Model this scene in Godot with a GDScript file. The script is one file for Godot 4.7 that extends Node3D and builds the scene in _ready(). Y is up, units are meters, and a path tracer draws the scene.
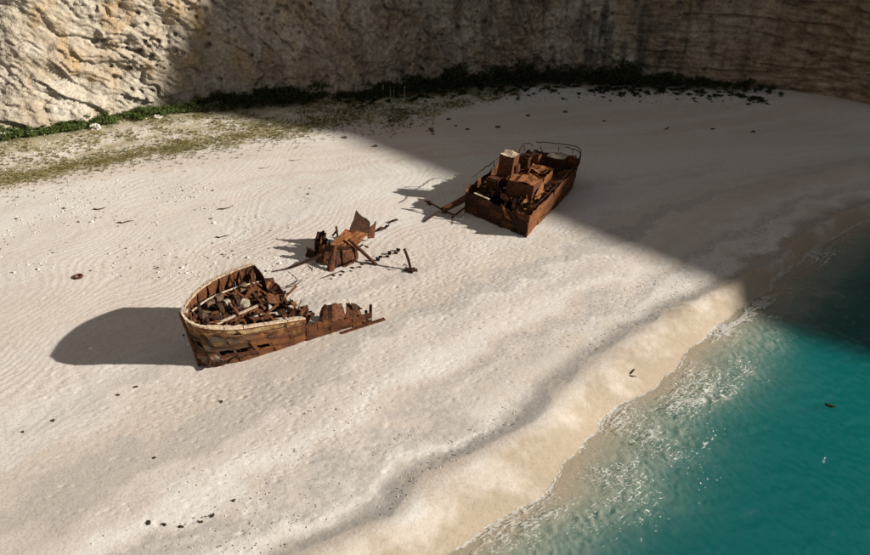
extends Node3D

const SEA := -1.3
var rng := RandomNumberGenerator.new()
var noise_a := FastNoiseLite.new()
var noise_b := FastNoiseLite.new()
var ridge_noise := FastNoiseLite.new()
var cell_noise := FastNoiseLite.new()
var cell_value := FastNoiseLite.new()
var M := {}
var taken := {}

# shore lines as x at a given z, cliff foot as z at a given x
var water_line := [[-5.0, -24.0], [-13.0, -9.8], [-18.0, -3.2], [-20.1, -0.3], [-21.3, 1.9], [-23.9, 5.6], [-26.1, 7.7], [-29.4, 10.9], [-32.8, 14.5], [-35.5, 17.1], [-37.9, 19.8], [-40.2, 22.6], [-43.3, 26.0], [-47.2, 30.3], [-52.1, 35.4], [-56.8, 41.4], [-59.8, 46.8], [-67.0, 62.0], [-73.0, 80.0], [-77.0, 100.0], [-82.0, 240.0], [-140.0, 400.0]]
var berm_line := [[-5.0, -29.0], [-16.0, -12.0], [-20.0, -6.2], [-22.0, -2.5], [-24.5, -0.7], [-26.6, 2.6], [-28.7, 5.7], [-32.5, 8.9], [-34.0, 10.4], [-37.8, 14.4], [-42.3, 20.3], [-46.5, 27.0], [-50.9, 32.7], [-57.6, 40.0], [-62.4, 48.0], [-69.0, 61.0], [-75.0, 78.0], [-80.0, 100.0], [-84.0, 240.0], [-142.0, 400.0]]
var cliff_foot := [[-150.0, -10.0], [-118.0, -48.0], [-90.0, -70.0], [-72.0, -77.5], [-58.7, -81.3], [-50.9, -84.6], [-43.6, -90.6], [-28.9, -96.8], [-16.8, -99.6], [-5.7, -102.5], [2.5, -106.0], [18.6, -110.0], [28.5, -109.0], [45.3, -107.0], [52.2, -103.7], [59.0, -100.0], [66.3, -94.1], [76.0, -88.0], [92.0, -83.0], [115.0, -80.0], [145.0, -79.0], [175.0, -78.0], [197.0, -73.0], [204.0, -62.0], [205.0, -48.0], [205.0, -32.0], [205.0, -15.0], [205.5, 5.0], [206.0, 28.0], [208.0, 55.0]]
var grass_line := [[-150.0, -45.0], [-50.4, -66.6], [-45.5, -70.5], [-36.8, -76.2], [-25.3, -81.9], [-15.3, -88.3], [-0.8, -92.5], [10.0, -99.0], [60.0, -112.0]]


func _ready() -> void:
	rng.seed = 4711
	camera_and_light()
	make_noises()
	make_materials()
	make_beach()
	make_sea()
	make_cliff()
	make_bow_wreck()
	make_stern_wreck()
	make_middle_wreckage()
	make_small_wreckage()
	make_plants()
	make_beach_litter()


# ---------------------------------------------------------------- camera, light
func camera_and_light() -> void:
	var cam := Camera3D.new()
	cam.name = "camera"
	cam.position = Vector3(0, 29, 0)
	cam.rotation_degrees = Vector3(-32, 0, 0)
	cam.fov = 48.22
	cam.far = 3000.0
	cam.near = 0.1
	add_child(cam)
	cam.current = true
	var env := Environment.new()
	env.background_mode = Environment.BG_SKY
	var sm := ProceduralSkyMaterial.new()
	sm.sky_top_color = Color(0.52, 0.515, 0.525)
	sm.sky_horizon_color = Color(0.73, 0.695, 0.67)
	sm.sky_curve = 0.15
	sm.ground_bottom_color = Color(0.3, 0.3, 0.3)
	sm.ground_horizon_color = Color(0.55, 0.6, 0.65)
	sm.sun_angle_max = 1.0
	var sky := Sky.new()
	sky.sky_material = sm
	env.sky = sky
	env.background_energy_multiplier = 0.46
	env.tonemap_mode = Environment.TONE_MAPPER_LINEAR
	env.tonemap_exposure = 1.56
	env.sdfgi_enabled = true
	env.ssao_enabled = true
	env.ssil_enabled = true
	env.volumetric_fog_enabled = true
	env.volumetric_fog_density = 0.0
	var we := WorldEnvironment.new()
	we.name = "sky"
	we.environment = env
	add_child(we)
	var sun := DirectionalLight3D.new()
	sun.name = "sun"
	sun.light_energy = 1.6
	sun.light_color = Color(1.0, 0.965, 0.915)
	sun.light_angular_distance = 0.7
	sun.shadow_enabled = true
	var el := deg_to_rad(23.5)
	var to := Vector3(-cos(el), -sin(el), -0.12 * cos(el)).normalized()
	sun.look_at_from_position(-to * 50.0, Vector3.ZERO, Vector3.UP)
	add_child(sun)


func make_noises() -> void:
	noise_a.seed = 11
	noise_a.noise_type = FastNoiseLite.TYPE_SIMPLEX_SMOOTH
	noise_a.frequency = 1.0
	noise_a.fractal_octaves = 3
	noise_b.seed = 23
	noise_b.noise_type = FastNoiseLite.TYPE_SIMPLEX_SMOOTH
	noise_b.frequency = 1.0
	noise_b.fractal_type = FastNoiseLite.FRACTAL_NONE
	ridge_noise.seed = 5
	ridge_noise.noise_type = FastNoiseLite.TYPE_SIMPLEX_SMOOTH
	ridge_noise.frequency = 1.0
	ridge_noise.fractal_type = FastNoiseLite.FRACTAL_RIDGED
	ridge_noise.fractal_octaves = 4
	cell_noise.seed = 77
	cell_noise.noise_type = FastNoiseLite.TYPE_CELLULAR
	cell_noise.frequency = 1.0
	cell_noise.fractal_type = FastNoiseLite.FRACTAL_NONE
	cell_noise.cellular_return_type = FastNoiseLite.RETURN_DISTANCE2_SUB

	cell_value.seed = 77
	cell_value.noise_type = FastNoiseLite.TYPE_CELLULAR
	cell_value.frequency = 1.0
	cell_value.fractal_type = FastNoiseLite.FRACTAL_NONE
	cell_value.cellular_return_type = FastNoiseLite.RETURN_CELL_VALUE


# ---------------------------------------------------------------- materials
func lin(r: float, g: float, b: float) -> Color:
	return Color(r, g, b).linear_to_srgb()


func ramp_texture(stops: Array, freq: float, octaves: int, sd: int, kind := FastNoiseLite.TYPE_SIMPLEX_SMOOTH, size := 512) -> NoiseTexture2D:
	var n := FastNoiseLite.new()
	n.seed = sd
	n.noise_type = kind
	n.frequency = freq
	n.fractal_octaves = octaves
	n.fractal_gain = 0.6
	var t := NoiseTexture2D.new()
	t.width = size
	t.height = size
	t.seamless = true
	t.noise = n
	if stops.size():
		var gr := Gradient.new()
		var offs := PackedFloat32Array()
		var cols := PackedColorArray()
		for s in stops:
			offs.append(s[0])
			cols.append(lin(s[1], s[2], s[3]))
		gr.offsets = offs
		gr.colors = cols
		t.color_ramp = gr
	return t


func surface(called: String, stops: Array, freq: float, octaves: int, sd: int, tile: float, rough: float, relief: float) -> StandardMaterial3D:
	var m := StandardMaterial3D.new()
	m.resource_name = called
	m.albedo_texture = ramp_texture(stops, freq, octaves, sd)
	m.roughness = rough
	m.metallic_specular = 0.25
	m.uv1_triplanar = true
	m.uv1_world_triplanar = true
	m.uv1_scale = Vector3.ONE / tile
	if relief > 0.0:
		m.heightmap_enabled = true
		m.heightmap_texture = bump_texture
		m.heightmap_scale = relief
	M[called] = m
	return m


var bump_texture: NoiseTexture2D


func plain(called: String, c: Color, rough := 0.9) -> StandardMaterial3D:
	var m := StandardMaterial3D.new()
	m.resource_name = called
	m.albedo_color = c
	m.roughness = rough
	m.metallic_specular = 0.25
	M[called] = m
	return m


func make_materials() -> void:
	bump_texture = ramp_texture([], 0.03, 5, 91)
	surface("rust_brown", [[0.0, 0.023, 0.012, 0.008], [0.38, 0.056, 0.024, 0.014], [0.55, 0.106, 0.041, 0.02], [0.75, 0.159, 0.066, 0.03], [1.0, 0.066, 0.033, 0.02]], 0.02, 5, 3, 3.0, 0.85, 3.0)
	surface("rust_orange", [[0.0, 0.045, 0.019, 0.01], [0.35, 0.128, 0.048, 0.018], [0.55, 0.217, 0.086, 0.032], [0.75, 0.268, 0.122, 0.051], [1.0, 0.14, 0.058, 0.025]], 0.018, 5, 7, 3.5, 0.85, 3.0)
	surface("rust_dark", [[0.0, 0.011, 0.007, 0.005], [0.45, 0.032, 0.016, 0.011], [0.65, 0.068, 0.031, 0.018], [1.0, 0.135, 0.054, 0.027]], 0.022, 5, 13, 2.5, 0.9, 3.0)
	surface("rust_grey", [[0.0, 0.02, 0.016, 0.013], [0.4, 0.075, 0.058, 0.043], [0.55, 0.13, 0.10, 0.075], [0.68, 0.17, 0.085, 0.04], [1.0, 0.24, 0.20, 0.15]], 0.02, 5, 17, 3.0, 0.85, 3.0)
	surface("rust_cream", [[0.0, 0.081, 0.032, 0.013], [0.4, 0.18, 0.077, 0.027], [0.5, 0.342, 0.198, 0.081], [0.6, 0.495, 0.387, 0.234], [1.0, 0.558, 0.468, 0.324]], 0.018, 5, 19, 3.0, 0.8, 2.0)
	surface("rust_speckled", [[0.0, 0.06, 0.025, 0.014], [0.42, 0.14, 0.055, 0.026], [0.58, 0.24, 0.10, 0.045], [0.66, 0.42, 0.36, 0.29], [1.0, 0.5, 0.44, 0.36]], 0.045, 5, 29, 3.0, 0.9, 2.0)
	surface("bleached", [[0.0, 0.16, 0.08, 0.045], [0.38, 0.30, 0.20, 0.13], [0.55, 0.50, 0.42, 0.32], [1.0, 0.62, 0.55, 0.45]], 0.025, 5, 31, 2.5, 0.85, 2.0)
	surface("pale_grey", [[0.0, 0.10, 0.07, 0.05], [0.45, 0.28, 0.24, 0.18], [1.0, 0.52, 0.48, 0.40]], 0.02, 5, 37, 2.0, 0.8, 1.0)
	surface("wood_dark", [[0.0, 0.03, 0.022, 0.016], [0.5, 0.07, 0.05, 0.035], [1.0, 0.13, 0.10, 0.075]], 0.03, 4, 41, 1.0, 0.95, 1.0)
	surface("wood_pale", [[0.0, 0.22, 0.18, 0.14], [0.5, 0.42, 0.37, 0.31], [1.0, 0.55, 0.50, 0.43]], 0.03, 4, 43, 1.0, 0.95, 1.0)
	surface("stone_pale", [[0.0, 0.40, 0.37, 0.32], [0.5, 0.60, 0.56, 0.50], [1.0, 0.72, 0.69, 0.63]], 0.03, 4, 47, 1.5, 0.95, 1.0)
	surface("stone_dark", [[0.0, 0.05, 0.045, 0.04], [0.5, 0.10, 0.09, 0.08], [1.0, 0.2, 0.18, 0.16]], 0.03, 4, 53, 1.5, 0.95, 1.0)
	surface("seaweed", [[0.0, 0.015, 0.012, 0.008], [0.5, 0.04, 0.032, 0.018], [1.0, 0.08, 0.06, 0.03]], 0.03, 4, 59, 1.0, 0.9, 1.0)
	# sand: vertex colours say what lies where, the texture adds grain
	var s := surface("sand", [[0.0, 0.66, 0.64, 0.62], [0.30, 0.86, 0.85, 0.84], [0.5, 0.97, 0.965, 0.96], [0.7, 1.0, 1.0, 1.0], [1.0, 0.94, 0.94, 0.95]], 0.05, 5, 61, 5.3, 0.96, 1.0)
	s.vertex_color_use_as_albedo = true
	var hm := surface("hull", [[0.0, 0.30, 0.27, 0.25], [0.35, 0.62, 0.58, 0.55], [0.55, 0.92, 0.90, 0.88], [0.8, 1.0, 1.0, 1.0], [1.0, 0.7, 0.66, 0.62]], 0.03, 5, 83, 2.6, 0.86, 3.0)
	hm.vertex_color_use_as_albedo = true
	var r := surface("limestone", [[0.0, 0.30, 0.27, 0.24], [0.32, 0.70, 0.67, 0.63], [0.5, 0.95, 0.94, 0.92], [1.0, 1.0, 1.0, 1.0]], 0.03, 5, 67, 7.0, 0.97, 14.0)
	r.vertex_color_use_as_albedo = true
	var f := plain("foam", Color(lin(0.68, 0.69, 0.66), 0.6), 0.8)
	f.transparency = BaseMaterial3D.TRANSPARENCY_ALPHA
	f.vertex_color_use_as_albedo = false
	var w := plain("sea_water", Color(0.16, 0.42, 0.42, 0.04), 0.16)
	w.transparency = BaseMaterial3D.TRANSPARENCY_ALPHA
	w.metallic_specular = 0.5
	w.normal_enabled = true
	var nt := ramp_texture([], 0.03, 3, 71)
	nt.as_normal_map = true
	nt.bump_strength = 6.0
	w.normal_texture = nt
	w.normal_scale = 0.3
	w.uv1_triplanar = true
	w.uv1_world_triplanar = true
	w.uv1_scale = Vector3.ONE / 6.0
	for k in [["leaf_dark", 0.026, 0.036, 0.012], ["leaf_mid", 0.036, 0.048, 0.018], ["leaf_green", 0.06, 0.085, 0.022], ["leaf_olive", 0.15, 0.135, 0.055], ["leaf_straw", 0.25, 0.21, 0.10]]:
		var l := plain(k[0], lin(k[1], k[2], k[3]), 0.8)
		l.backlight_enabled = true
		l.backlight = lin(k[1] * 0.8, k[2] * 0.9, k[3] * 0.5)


# ---------------------------------------------------------------- scene helpers
func numbered(called: String) -> String:
	if not taken.has(called):
		taken[called] = 0
		return called
	taken[called] += 1
	return "%s_%03d" % [called, taken[called]]


func tag(o: Node, label := "", category := "", group := "", kind := "") -> void:
	if label: o.set_meta("label", label)
	if category: o.set_meta("category", category)
	if group: o.set_meta("group", group)
	if kind: o.set_meta("kind", kind)


func thing(called: String, label: String, category: String, at := Vector3.ZERO, group := "") -> Node3D:
	var o := Node3D.new()
	o.name = numbered(called)
	o.position = at
	add_child(o)
	tag(o, label, category, group)
	return o


# a mesh whose points are in world metres, put under a thing (or a part of it)
func part(parent: Node3D, called: String, mesh: Mesh, mat: Material) -> MeshInstance3D:
	var mi := MeshInstance3D.new()
	mi.name = called
	mi.mesh = mesh
	mi.material_override = mat
	mi.cast_shadow = GeometryInstance3D.SHADOW_CASTING_SETTING_ON
	parent.add_child(mi, true)
	var off := Vector3.ZERO
	if parent.get_parent() == self and parent != self:
		off = -parent.position
	mi.position = off
	return mi


func single(called: String, mesh: Mesh, mat: Material, label := "", category := "", group := "", kind := "") -> MeshInstance3D:
	var mi := MeshInstance3D.new()
	mi.name = numbered(called)
	mi.mesh = mesh
	mi.material_override = mat
	add_child(mi)
	tag(mi, label, category, group, kind)
	return mi


func table(t: Array, v: float) -> float:
	# piecewise line through [key, value] rows, keys rising or falling
	var n := t.size()
	var rising: bool = t[1][0] > t[0][0]
	for i in n - 1:
		var a: float = t[i][0]
		var b: float = t[i + 1][0]
		if (rising and v <= b) or (not rising and v >= b) or i == n - 2:
			return lerpf(t[i][1], t[i + 1][1], clampf((v - a) / (b - a), 0.0, 1.0))
	return t[n - 1][1]


func axis(pieces: Array) -> PackedFloat32Array:
	# [[from, to, step], ...] -> grid lines
	var out := PackedFloat32Array()
	for p in pieces:
		var n := int(round(absf(p[1] - p[0]) / p[2]))
		for i in n:
			out.append(lerpf(p[0], p[1], float(i) / n))
	out.append(pieces[-1][1])
	return out


func grid_mesh(nu: int, nv: int, P: PackedVector3Array, C: PackedColorArray) -> ArrayMesh:
	var N := PackedVector3Array()
	N.resize(nu * nv)
	for j in nv:
		for i in nu:
			var du := P[j * nu + mini(i + 1, nu - 1)] - P[j * nu + maxi(i - 1, 0)]
			var dv := P[mini(j + 1, nv - 1) * nu + i] - P[maxi(j - 1, 0) * nu + i]
			N[j * nu + i] = du.cross(dv).normalized()
	var I := PackedInt32Array()
	I.resize((nu - 1) * (nv - 1) * 6)
	var k := 0
	for j in nv - 1:
		for i in nu - 1:
			var a := j * nu + i
			I[k] = a; I[k + 1] = a + nu; I[k + 2] = a + nu + 1
			I[k + 3] = a; I[k + 4] = a + nu + 1; I[k + 5] = a + 1
			k += 6
	var arr := []
	arr.resize(Mesh.ARRAY_MAX)
	arr[Mesh.ARRAY_VERTEX] = P
	arr[Mesh.ARRAY_NORMAL] = N
	if C.size(): arr[Mesh.ARRAY_COLOR] = C
	arr[Mesh.ARRAY_INDEX] = I
	var m := ArrayMesh.new()
	m.add_surface_from_arrays(Mesh.PRIMITIVE_TRIANGLES, arr)
	return m


func start() -> SurfaceTool:
	var st := SurfaceTool.new()
	st.begin(Mesh.PRIMITIVE_TRIANGLES)
	return st


func tri(st: SurfaceTool, a: Vector3, b: Vector3, c: Vector3) -> void:
	var n := (c - a).cross(b - a).normalized()
	st.set_normal(n); st.add_vertex(a)
	st.set_normal(n); st.add_vertex(b)
	st.set_normal(n); st.add_vertex(c)


func quad(st: SurfaceTool, a: Vector3, b: Vector3, c: Vector3, d: Vector3) -> void:
	tri(st, a, b, c)
	tri(st, a, c, d)


func quad_colored(st: SurfaceTool, p: Array, c: Array) -> void:
	for t in [[0, 1, 2], [0, 2, 3]]:
		var n: Vector3 = (p[t[2]] - p[t[0]]).cross(p[t[1]] - p[t[0]]).normalized()
		for k in t:
			st.set_color(c[k])
			st.set_normal(n)
			st.add_vertex(p[k])


# a sheet of metal between four corners (a-b bottom, d-c top): dented, with torn edges, thick
# torn: amounts in metres for the edges [bottom, right, top, left]
func add_plate(st: SurfaceTool, a: Vector3, b: Vector3, c: Vector3, d: Vector3, thick := 0.05, dent := 0.05, torn := [0.0, 0.0, 0.0, 0.0], n := 4, m := 3, bow := 0.0) -> void:
	var nrm := (b - a + c - d).cross(d - a + c - b).normalized()
	var f := []
	var g := []
	var ph := rng.randf() * 50.0
	for j in m + 1:
		for i in n + 1:
			var u := float(i) / n
			var v := float(j) / m
			var p := a.lerp(b, u).lerp(d.lerp(c, u), v)
			if j == 0: p += (d - a).normalized() * torn[0] * rng.randf()
			if j == m: p -= (d - a).normalized() * torn[2] * rng.randf()
			if i == 0: p += (b - a).normalized() * torn[3] * rng.randf()
			if i == n: p -= (b - a).normalized() * torn[1] * rng.randf()
			p += nrm * (noise_b.get_noise_2d(p.x * 0.8 + ph, p.z * 0.8 + p.y * 1.3) * dent + bow * 4.0 * u * (1.0 - u))
			f.append(p)
			g.append(p - nrm * thick)
	var w := n + 1
	for j in m:
		for i in n:
			var k := j * w + i
			quad(st, f[k], f[k + w], f[k + w + 1], f[k + 1])
			quad(st, g[k], g[k + 1], g[k + w + 1], g[k + w])
	for i in n:
		quad(st, f[i], f[i + 1], g[i + 1], g[i])
		var t := m * w + i
		quad(st, f[t + 1], f[t], g[t], g[t + 1])
	for j in m:
		var l := j * w
		quad(st, f[l + w], f[l], g[l], g[l + w])
		var r := j * w + n
		quad(st, f[r], f[r + w], g[r + w], g[r])


func plate(a: Vector3, b: Vector3, c: Vector3, d: Vector3, thick := 0.05, dent := 0.05, torn := [0.0, 0.0, 0.0, 0.0], n := 4, m := 3, bow := 0.0) -> ArrayMesh:
	var st := start()
	add_plate(st, a, b, c, d, thick, dent, torn, n, m, bow)
	return st.commit()


func add_beam(st: SurfaceTool, p: Vector3, q: Vector3, w: float, h: float, up := Vector3.UP) -> void:
	var z := (q - p).normalized()
	if absf(z.dot(up)) > 0.95: up = Vector3(1, 0, 0.3).normalized()
	var x := up.cross(z).normalized() * w * 0.5
	var y := z.cross(x).normalized() * h * 0.5
	var a := [p - x - y, p + x - y, p + x + y, p - x + y]
	var b := [q - x - y, q + x - y, q + x + y, q - x + y]
	for i in 4:
		var k := (i + 1) % 4
		quad(st, a[i], b[i], b[k], a[k])
	quad(st, a[0], a[1], a[2], a[3])
	quad(st, b[3], b[2], b[1], b[0])


func beam(p: Vector3, q: Vector3, w: float, h: float) -> ArrayMesh:
	var st := start()
	add_beam(st, p, q, w, h)
	return st.commit()


func tube(path: Array, r0: float, r1: float, sides := 7, wobble := 0.0) -> ArrayMesh:
	var st := start()
	var rings := []
	var n := path.size()
	for i in n:
		var t: Vector3 = (path[mini(i + 1, n - 1)] - path[maxi(i - 1, 0)]).normalized()
		var x := t.cross(Vector3.UP)
		if x.length() < 0.05: x = t.cross(Vector3.RIGHT)
		x = x.normalized()
		var y := t.cross(x)
		var r := lerpf(r0, r1, float(i) / (n - 1))
		var ring := []
		for k in sides:
			var a := TAU * k / sides
			var rr := r * (1.0 + wobble * rng.randf_range(-1, 1))
			ring.append(path[i] + x * cos(a) * rr + y * sin(a) * rr)
		rings.append(ring)
	for i in n - 1:
		for k in sides:
			var l := (k + 1) % sides
			quad(st, rings[i][k], rings[i][l], rings[i + 1][l], rings[i + 1][k])
	for k in range(1, sides - 1):
		tri(st, rings[0][0], rings[0][k + 1], rings[0][k])
		tri(st, rings[n - 1][0], rings[n - 1][k], rings[n - 1][k + 1])
	return st.commit()


# an uneven lump (stone, clump): squashed sphere pushed about by noise
func lump(size: Vector3, rough: float, sd: float, nu := 9, nv := 6) -> ArrayMesh:
	var st := start()
	var g := []
	for j in nv + 1:
		for i in nu:
			var th := PI * j / nv
			var ph := TAU * i / nu
			var d := Vector3(sin(th) * cos(ph), cos(th), sin(th) * sin(ph))
			var k := 1.0 + rough * noise_b.get_noise_3d(d.x * 1.6 + sd, d.y * 1.6, d.z * 1.6)
			g.append(d * k * size * 0.5)
	for j in nv:
		for i in nu:
			var l := (i + 1) % nu
			var a: Vector3 = g[j * nu + i]
			var b: Vector3 = g[j * nu + l]
			var c: Vector3 = g[(j + 1) * nu + l]
			var e: Vector3 = g[(j + 1) * nu + i]
			if j > 0: tri(st, a, b, c)
			if j < nv - 1: tri(st, a, c, e)
	return st.commit()


func spline(pts: Array, t: float) -> Vector3:
	var n := pts.size() - 1
	var f := clampf(t, 0.0, 1.0) * n
	var i := mini(int(f), n - 1)
	var u := f - i
	var p0: Vector3 = pts[maxi(i - 1, 0)]
	var p1: Vector3 = pts[i]
	var p2: Vector3 = pts[i + 1]
	var p3: Vector3 = pts[mini(i + 2, n)]
	return p1.cubic_interpolate(p2, p0, p3, u)


# ---------------------------------------------------------------- beach
func shore_wobble(z: float) -> float:
	return noise_b.get_noise_2d(z * 0.16, 3.0) * 0.9 + noise_b.get_noise_2d(z * 0.5, 9.0) * 0.35


func ground_from(x: float, z: float, wx: float, bx: float, cz: float) -> float:
	var d := (wx - x) * 0.72
	var b := (bx - x) * 0.72
	var y: float
	if d < 0.0:
		y = SEA - 0.15 * minf(-d, 4.0) - 0.32 * maxf(-d - 4.0, 0.0)
		y = maxf(y, -14.0)
	elif b < 0.0:
		var t := d / maxf(d - b, 0.3)
		y = SEA + 1.1 * sin(t * PI * 0.5)
	else:
		y = SEA + 1.1 + 0.2 * smoothstep(2.0, 12.0, b)
	y += 0.06 * exp(-pow((b + 0.9) / 1.0, 2.0)) - 0.13 * exp(-pow((b - 1.5) / 1.2, 2.0))
	y += 0.06 * exp(-pow((b - 9.5) / 1.3, 2.0)) * smoothstep(-75.0, -50.0, z)
	var dc := z - cz
	y += 1.3 * smoothstep(15.0, 0.0, dc)
	y += noise_a.get_noise_2d(x * 0.035, z * 0.035) * 0.22 * smoothstep(0.0, 6.0, b)
	return y


func ground(x: float, z: float) -> float:
	return ground_from(x, z, table(water_line, z) + shore_wobble(z), table(berm_line, z), table(cliff_foot, x))


func mixc(a: Vector3, b: Vector3, t: float) -> Vector3:
	return a.lerp(b, clampf(t, 0.0, 1.0))


func make_beach() -> void:
	var xs := axis([[-260, -80, 6.0], [-80, -52, 0.6], [-52, -34, 0.19], [-34, 28, 0.14], [28, 52, 0.2], [52, 86, 0.5], [86, 420, 8.0]])
	var zs := axis([[60, -8, 4.0], [-8, -18, 0.5], [-18, -56, 0.135], [-56, -64, 0.17], [-64, -84, 0.24], [-84, -113, 0.4], [-113, -170, 4.0]])
	var nu := xs.size()
	var nv := zs.size()
	var P := PackedVector3Array()
	P.resize(nu * nv)
	var C := PackedColorArray()
	C.resize(nu * nv)
	var cz := PackedFloat32Array()
	var vz := PackedFloat32Array()
	for x in xs:
		cz.append(table(cliff_foot, x))
		vz.append(table(grass_line, x))
	var dry := Vector3(0.65, 0.63, 0.60)
	var pink := Vector3(0.60, 0.54, 0.495)
	var gravel := Vector3(0.45, 0.425, 0.40)
	var warm := Vector3(0.525, 0.465, 0.39)
	var wet := Vector3(0.385, 0.32, 0.24)
	var bed := Vector3(0.50, 0.46, 0.36)
	var soil := Vector3(0.34, 0.30, 0.19)
	var olive := Vector3(0.27, 0.235, 0.115)
	for j in nv:
		var z := zs[j]
		var wx := table(water_line, z) + shore_wobble(z)
		var bx := table(berm_line, z)
		for i in nu:
			var x := xs[i]
			var y := ground_from(x, z, wx, bx, cz[i])
			var d := (wx - x) * 0.72
			var b := (bx - x) * 0.72
			var a := x * 0.72 - z * 0.69
			var dc := z - cz[i]
			var fine := noise_b.get_noise_2d(x * 1.7, z * 1.7)
			var mid := noise_a.get_noise_2d(x * 0.22, z * 0.22)
			var swath := noise_a.get_noise_2d(b * 0.16 + 4.0 + mid * 0.25, a * 0.014)
			var swath2 := noise_a.get_noise_2d(b * 0.10 + 40.0 + mid * 0.3, a * 0.011 + 7.0)
			# lie of the sand
			if b > 0.0 and dc > 4.0:
				var wind := smoothstep(14.0, 24.0, b + mid * 6.0)
				var rip := sin((x * 0.97 + z * 0.25 + noise_b.get_noise_2d(x * 0.09, z * 0.09) * 3.0 + fine * 0.25) * 7.2)
				y += wind * 0.014 * rip * (0.45 + 0.55 * clampf(noise_b.get_noise_2d(x * 0.06, z * 0.06 + 30.0) + 0.4, 0.0, 1.0))
				y += (0.006 * fine + 0.007 * noise_b.get_noise_2d(x * 0.75, z * 0.75)) * (1.0 - 0.5 * wind)
				y += 0.02 * clampf(swath, -0.5, 0.5) * smoothstep(2.0, 5.0, b)
			elif d > 0.0 and b < 0.0:
				y += 0.004 * fine
			elif d < 0.0:
				y += (0.17 * absf(noise_b.get_noise_2d(x * 0.85 + mid, z * 0.7)) + 0.11 * absf(noise_b.get_noise_2d(x * 1.7, z * 1.5 + mid))) * smoothstep(0.5, 4.0, -d) - 0.05 * smoothstep(0.5, 4.0, -d)
			P[j * nu + i] = Vector3(x, y, z)
			# what it is made of
			var c := mixc(dry, pink, 0.45 + 1.2 * swath2)
			var lie := b + mid * 2.2 + noise_b.get_noise_2d(a * 0.05, b * 0.08 + 80.0) * 1.6
			var near := smoothstep(-78.0, -58.0, z)
			c = mixc(c, gravel, clampf(swath * 3.2 - 0.45 + mid * 0.6 + fine * 0.35, 0.0, 1.0) * 0.6 * smoothstep(34.0, 20.0, b))
			c = mixc(c, gravel, smoothstep(1.9, 1.1, absf(lie - 14.2) + fine * 0.5) * (0.72 + 0.5 * fine) * near)
			c = mixc(c, warm.lerp(pink, 0.5), smoothstep(1.7, 0.5, absf(lie - 17.0) + fine * 0.6) * 0.7 * near)
			c = mixc(c, pink, smoothstep(2.2, 1.0, absf(lie - 10.5)) * 0.6 * near)
			c = mixc(c, gravel * 0.95, smoothstep(1.3, 0.6, absf(lie - 4.9) + fine * 0.4) * (0.6 + 0.6 * fine) * near)
			c = mixc(c, dry * 1.04, smoothstep(1.0, 0.4, absf(lie - 7.4) + fine * 0.3) * 0.7 * near)
			c = mixc(c, warm, 0.7 * smoothstep(3.4, 0.8, lie + mid) + 0.25 * clampf(swath2 * 2.0, 0.0, 1.0) * smoothstep(28.0, 14.0, b))
			c = mixc(c, gravel * 0.82, (0.95 + fine * 0.6 + mid * 0.6) * smoothstep(-0.15, 0.35, b + mid * 0.8) * smoothstep(2.3, 0.7, b + mid * 1.6 + fine * 0.4))
			c = mixc(c, dry, (0.55 + mid) * smoothstep(1.6, 0.6, absf(d - 5.0 + mid * 2.0)) * smoothstep(0.0, -0.8, b))
			c = mixc(c, wet, smoothstep(3.2, 0.6, d + mid * 2.6 + fine * 0.3) * 0.9)
			if d < 0.0:
				c = mixc(wet * 1.05, bed, smoothstep(0.0, 3.5, -d))
				c = mixc(c, bed * 0.72, clampf(mid * 2.0, 0.0, 1.0) * 0.6)
			# soil and pale stones under the plants at the cliff foot
			var v := vz[i] - z + mid * 3.0
			if v > -6.0 and b > 10.0:
				var fringe := exp(-pow((v - 1.6) / 2.4, 2.0))
				var right := smoothstep(18.0, -6.0, x)
				c = mixc(c, soil, smoothstep(-0.5, 2.5, v) * (0.50 + 1.1 * clampf(mid + fine * 0.5, -0.35, 0.5)) * right)
				c = mixc(c, olive, fringe * (0.7 + 0.8 * fine) * right)
				c = mixc(c, olive * 0.8, smoothstep(7.0, 3.0, dc + mid * 4.0) * 0.8)
			c *= 1.0 + 0.05 * fine
			C[j * nu + i] = Color(c.x, c.y, c.z)
	# footprints and scuffs: shallow pits with a rim, in trails and trodden patches
	var spots := []
	for t in 130:
		var p := Vector2(rng.randf_range(-34, 22), rng.randf_range(-64, -20))
		var to := Vector2(0.72, -0.69).rotated(rng.randf_range(-0.7, 0.7)) * (1.0 if rng.randf() < 0.5 else -1.0)
		for s in rng.randi_range(8, 45):
			p += to * 0.62 + Vector2(rng.randf_range(-0.12, 0.12), rng.randf_range(-0.12, 0.12))
			to = to.rotated(rng.randf_range(-0.16, 0.16))
			spots.append(p + to.orthogonal() * (0.13 if s % 2 else -0.13))
	for c in [[-12, -46, 9, 5, 900], [-4, -42, 8, 5, 700], [-14, -31, 8, 3, 420], [4, -50, 8, 5, 600], [-3, -33, 9, 5, 200], [-8, -27, 7, 3, 120], [10, -46, 7, 5, 160], [-24, -36, 6, 3, 160]]:
		for s in c[4]:
			spots.append(Vector2(c[0] + rng.randfn() * c[2] * 0.6, c[1] + rng.randfn() * c[3] * 0.6))
	var lo_x := PackedFloat32Array(xs)
	var down := PackedFloat32Array()
	for z in zs: down.append(-z)
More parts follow.
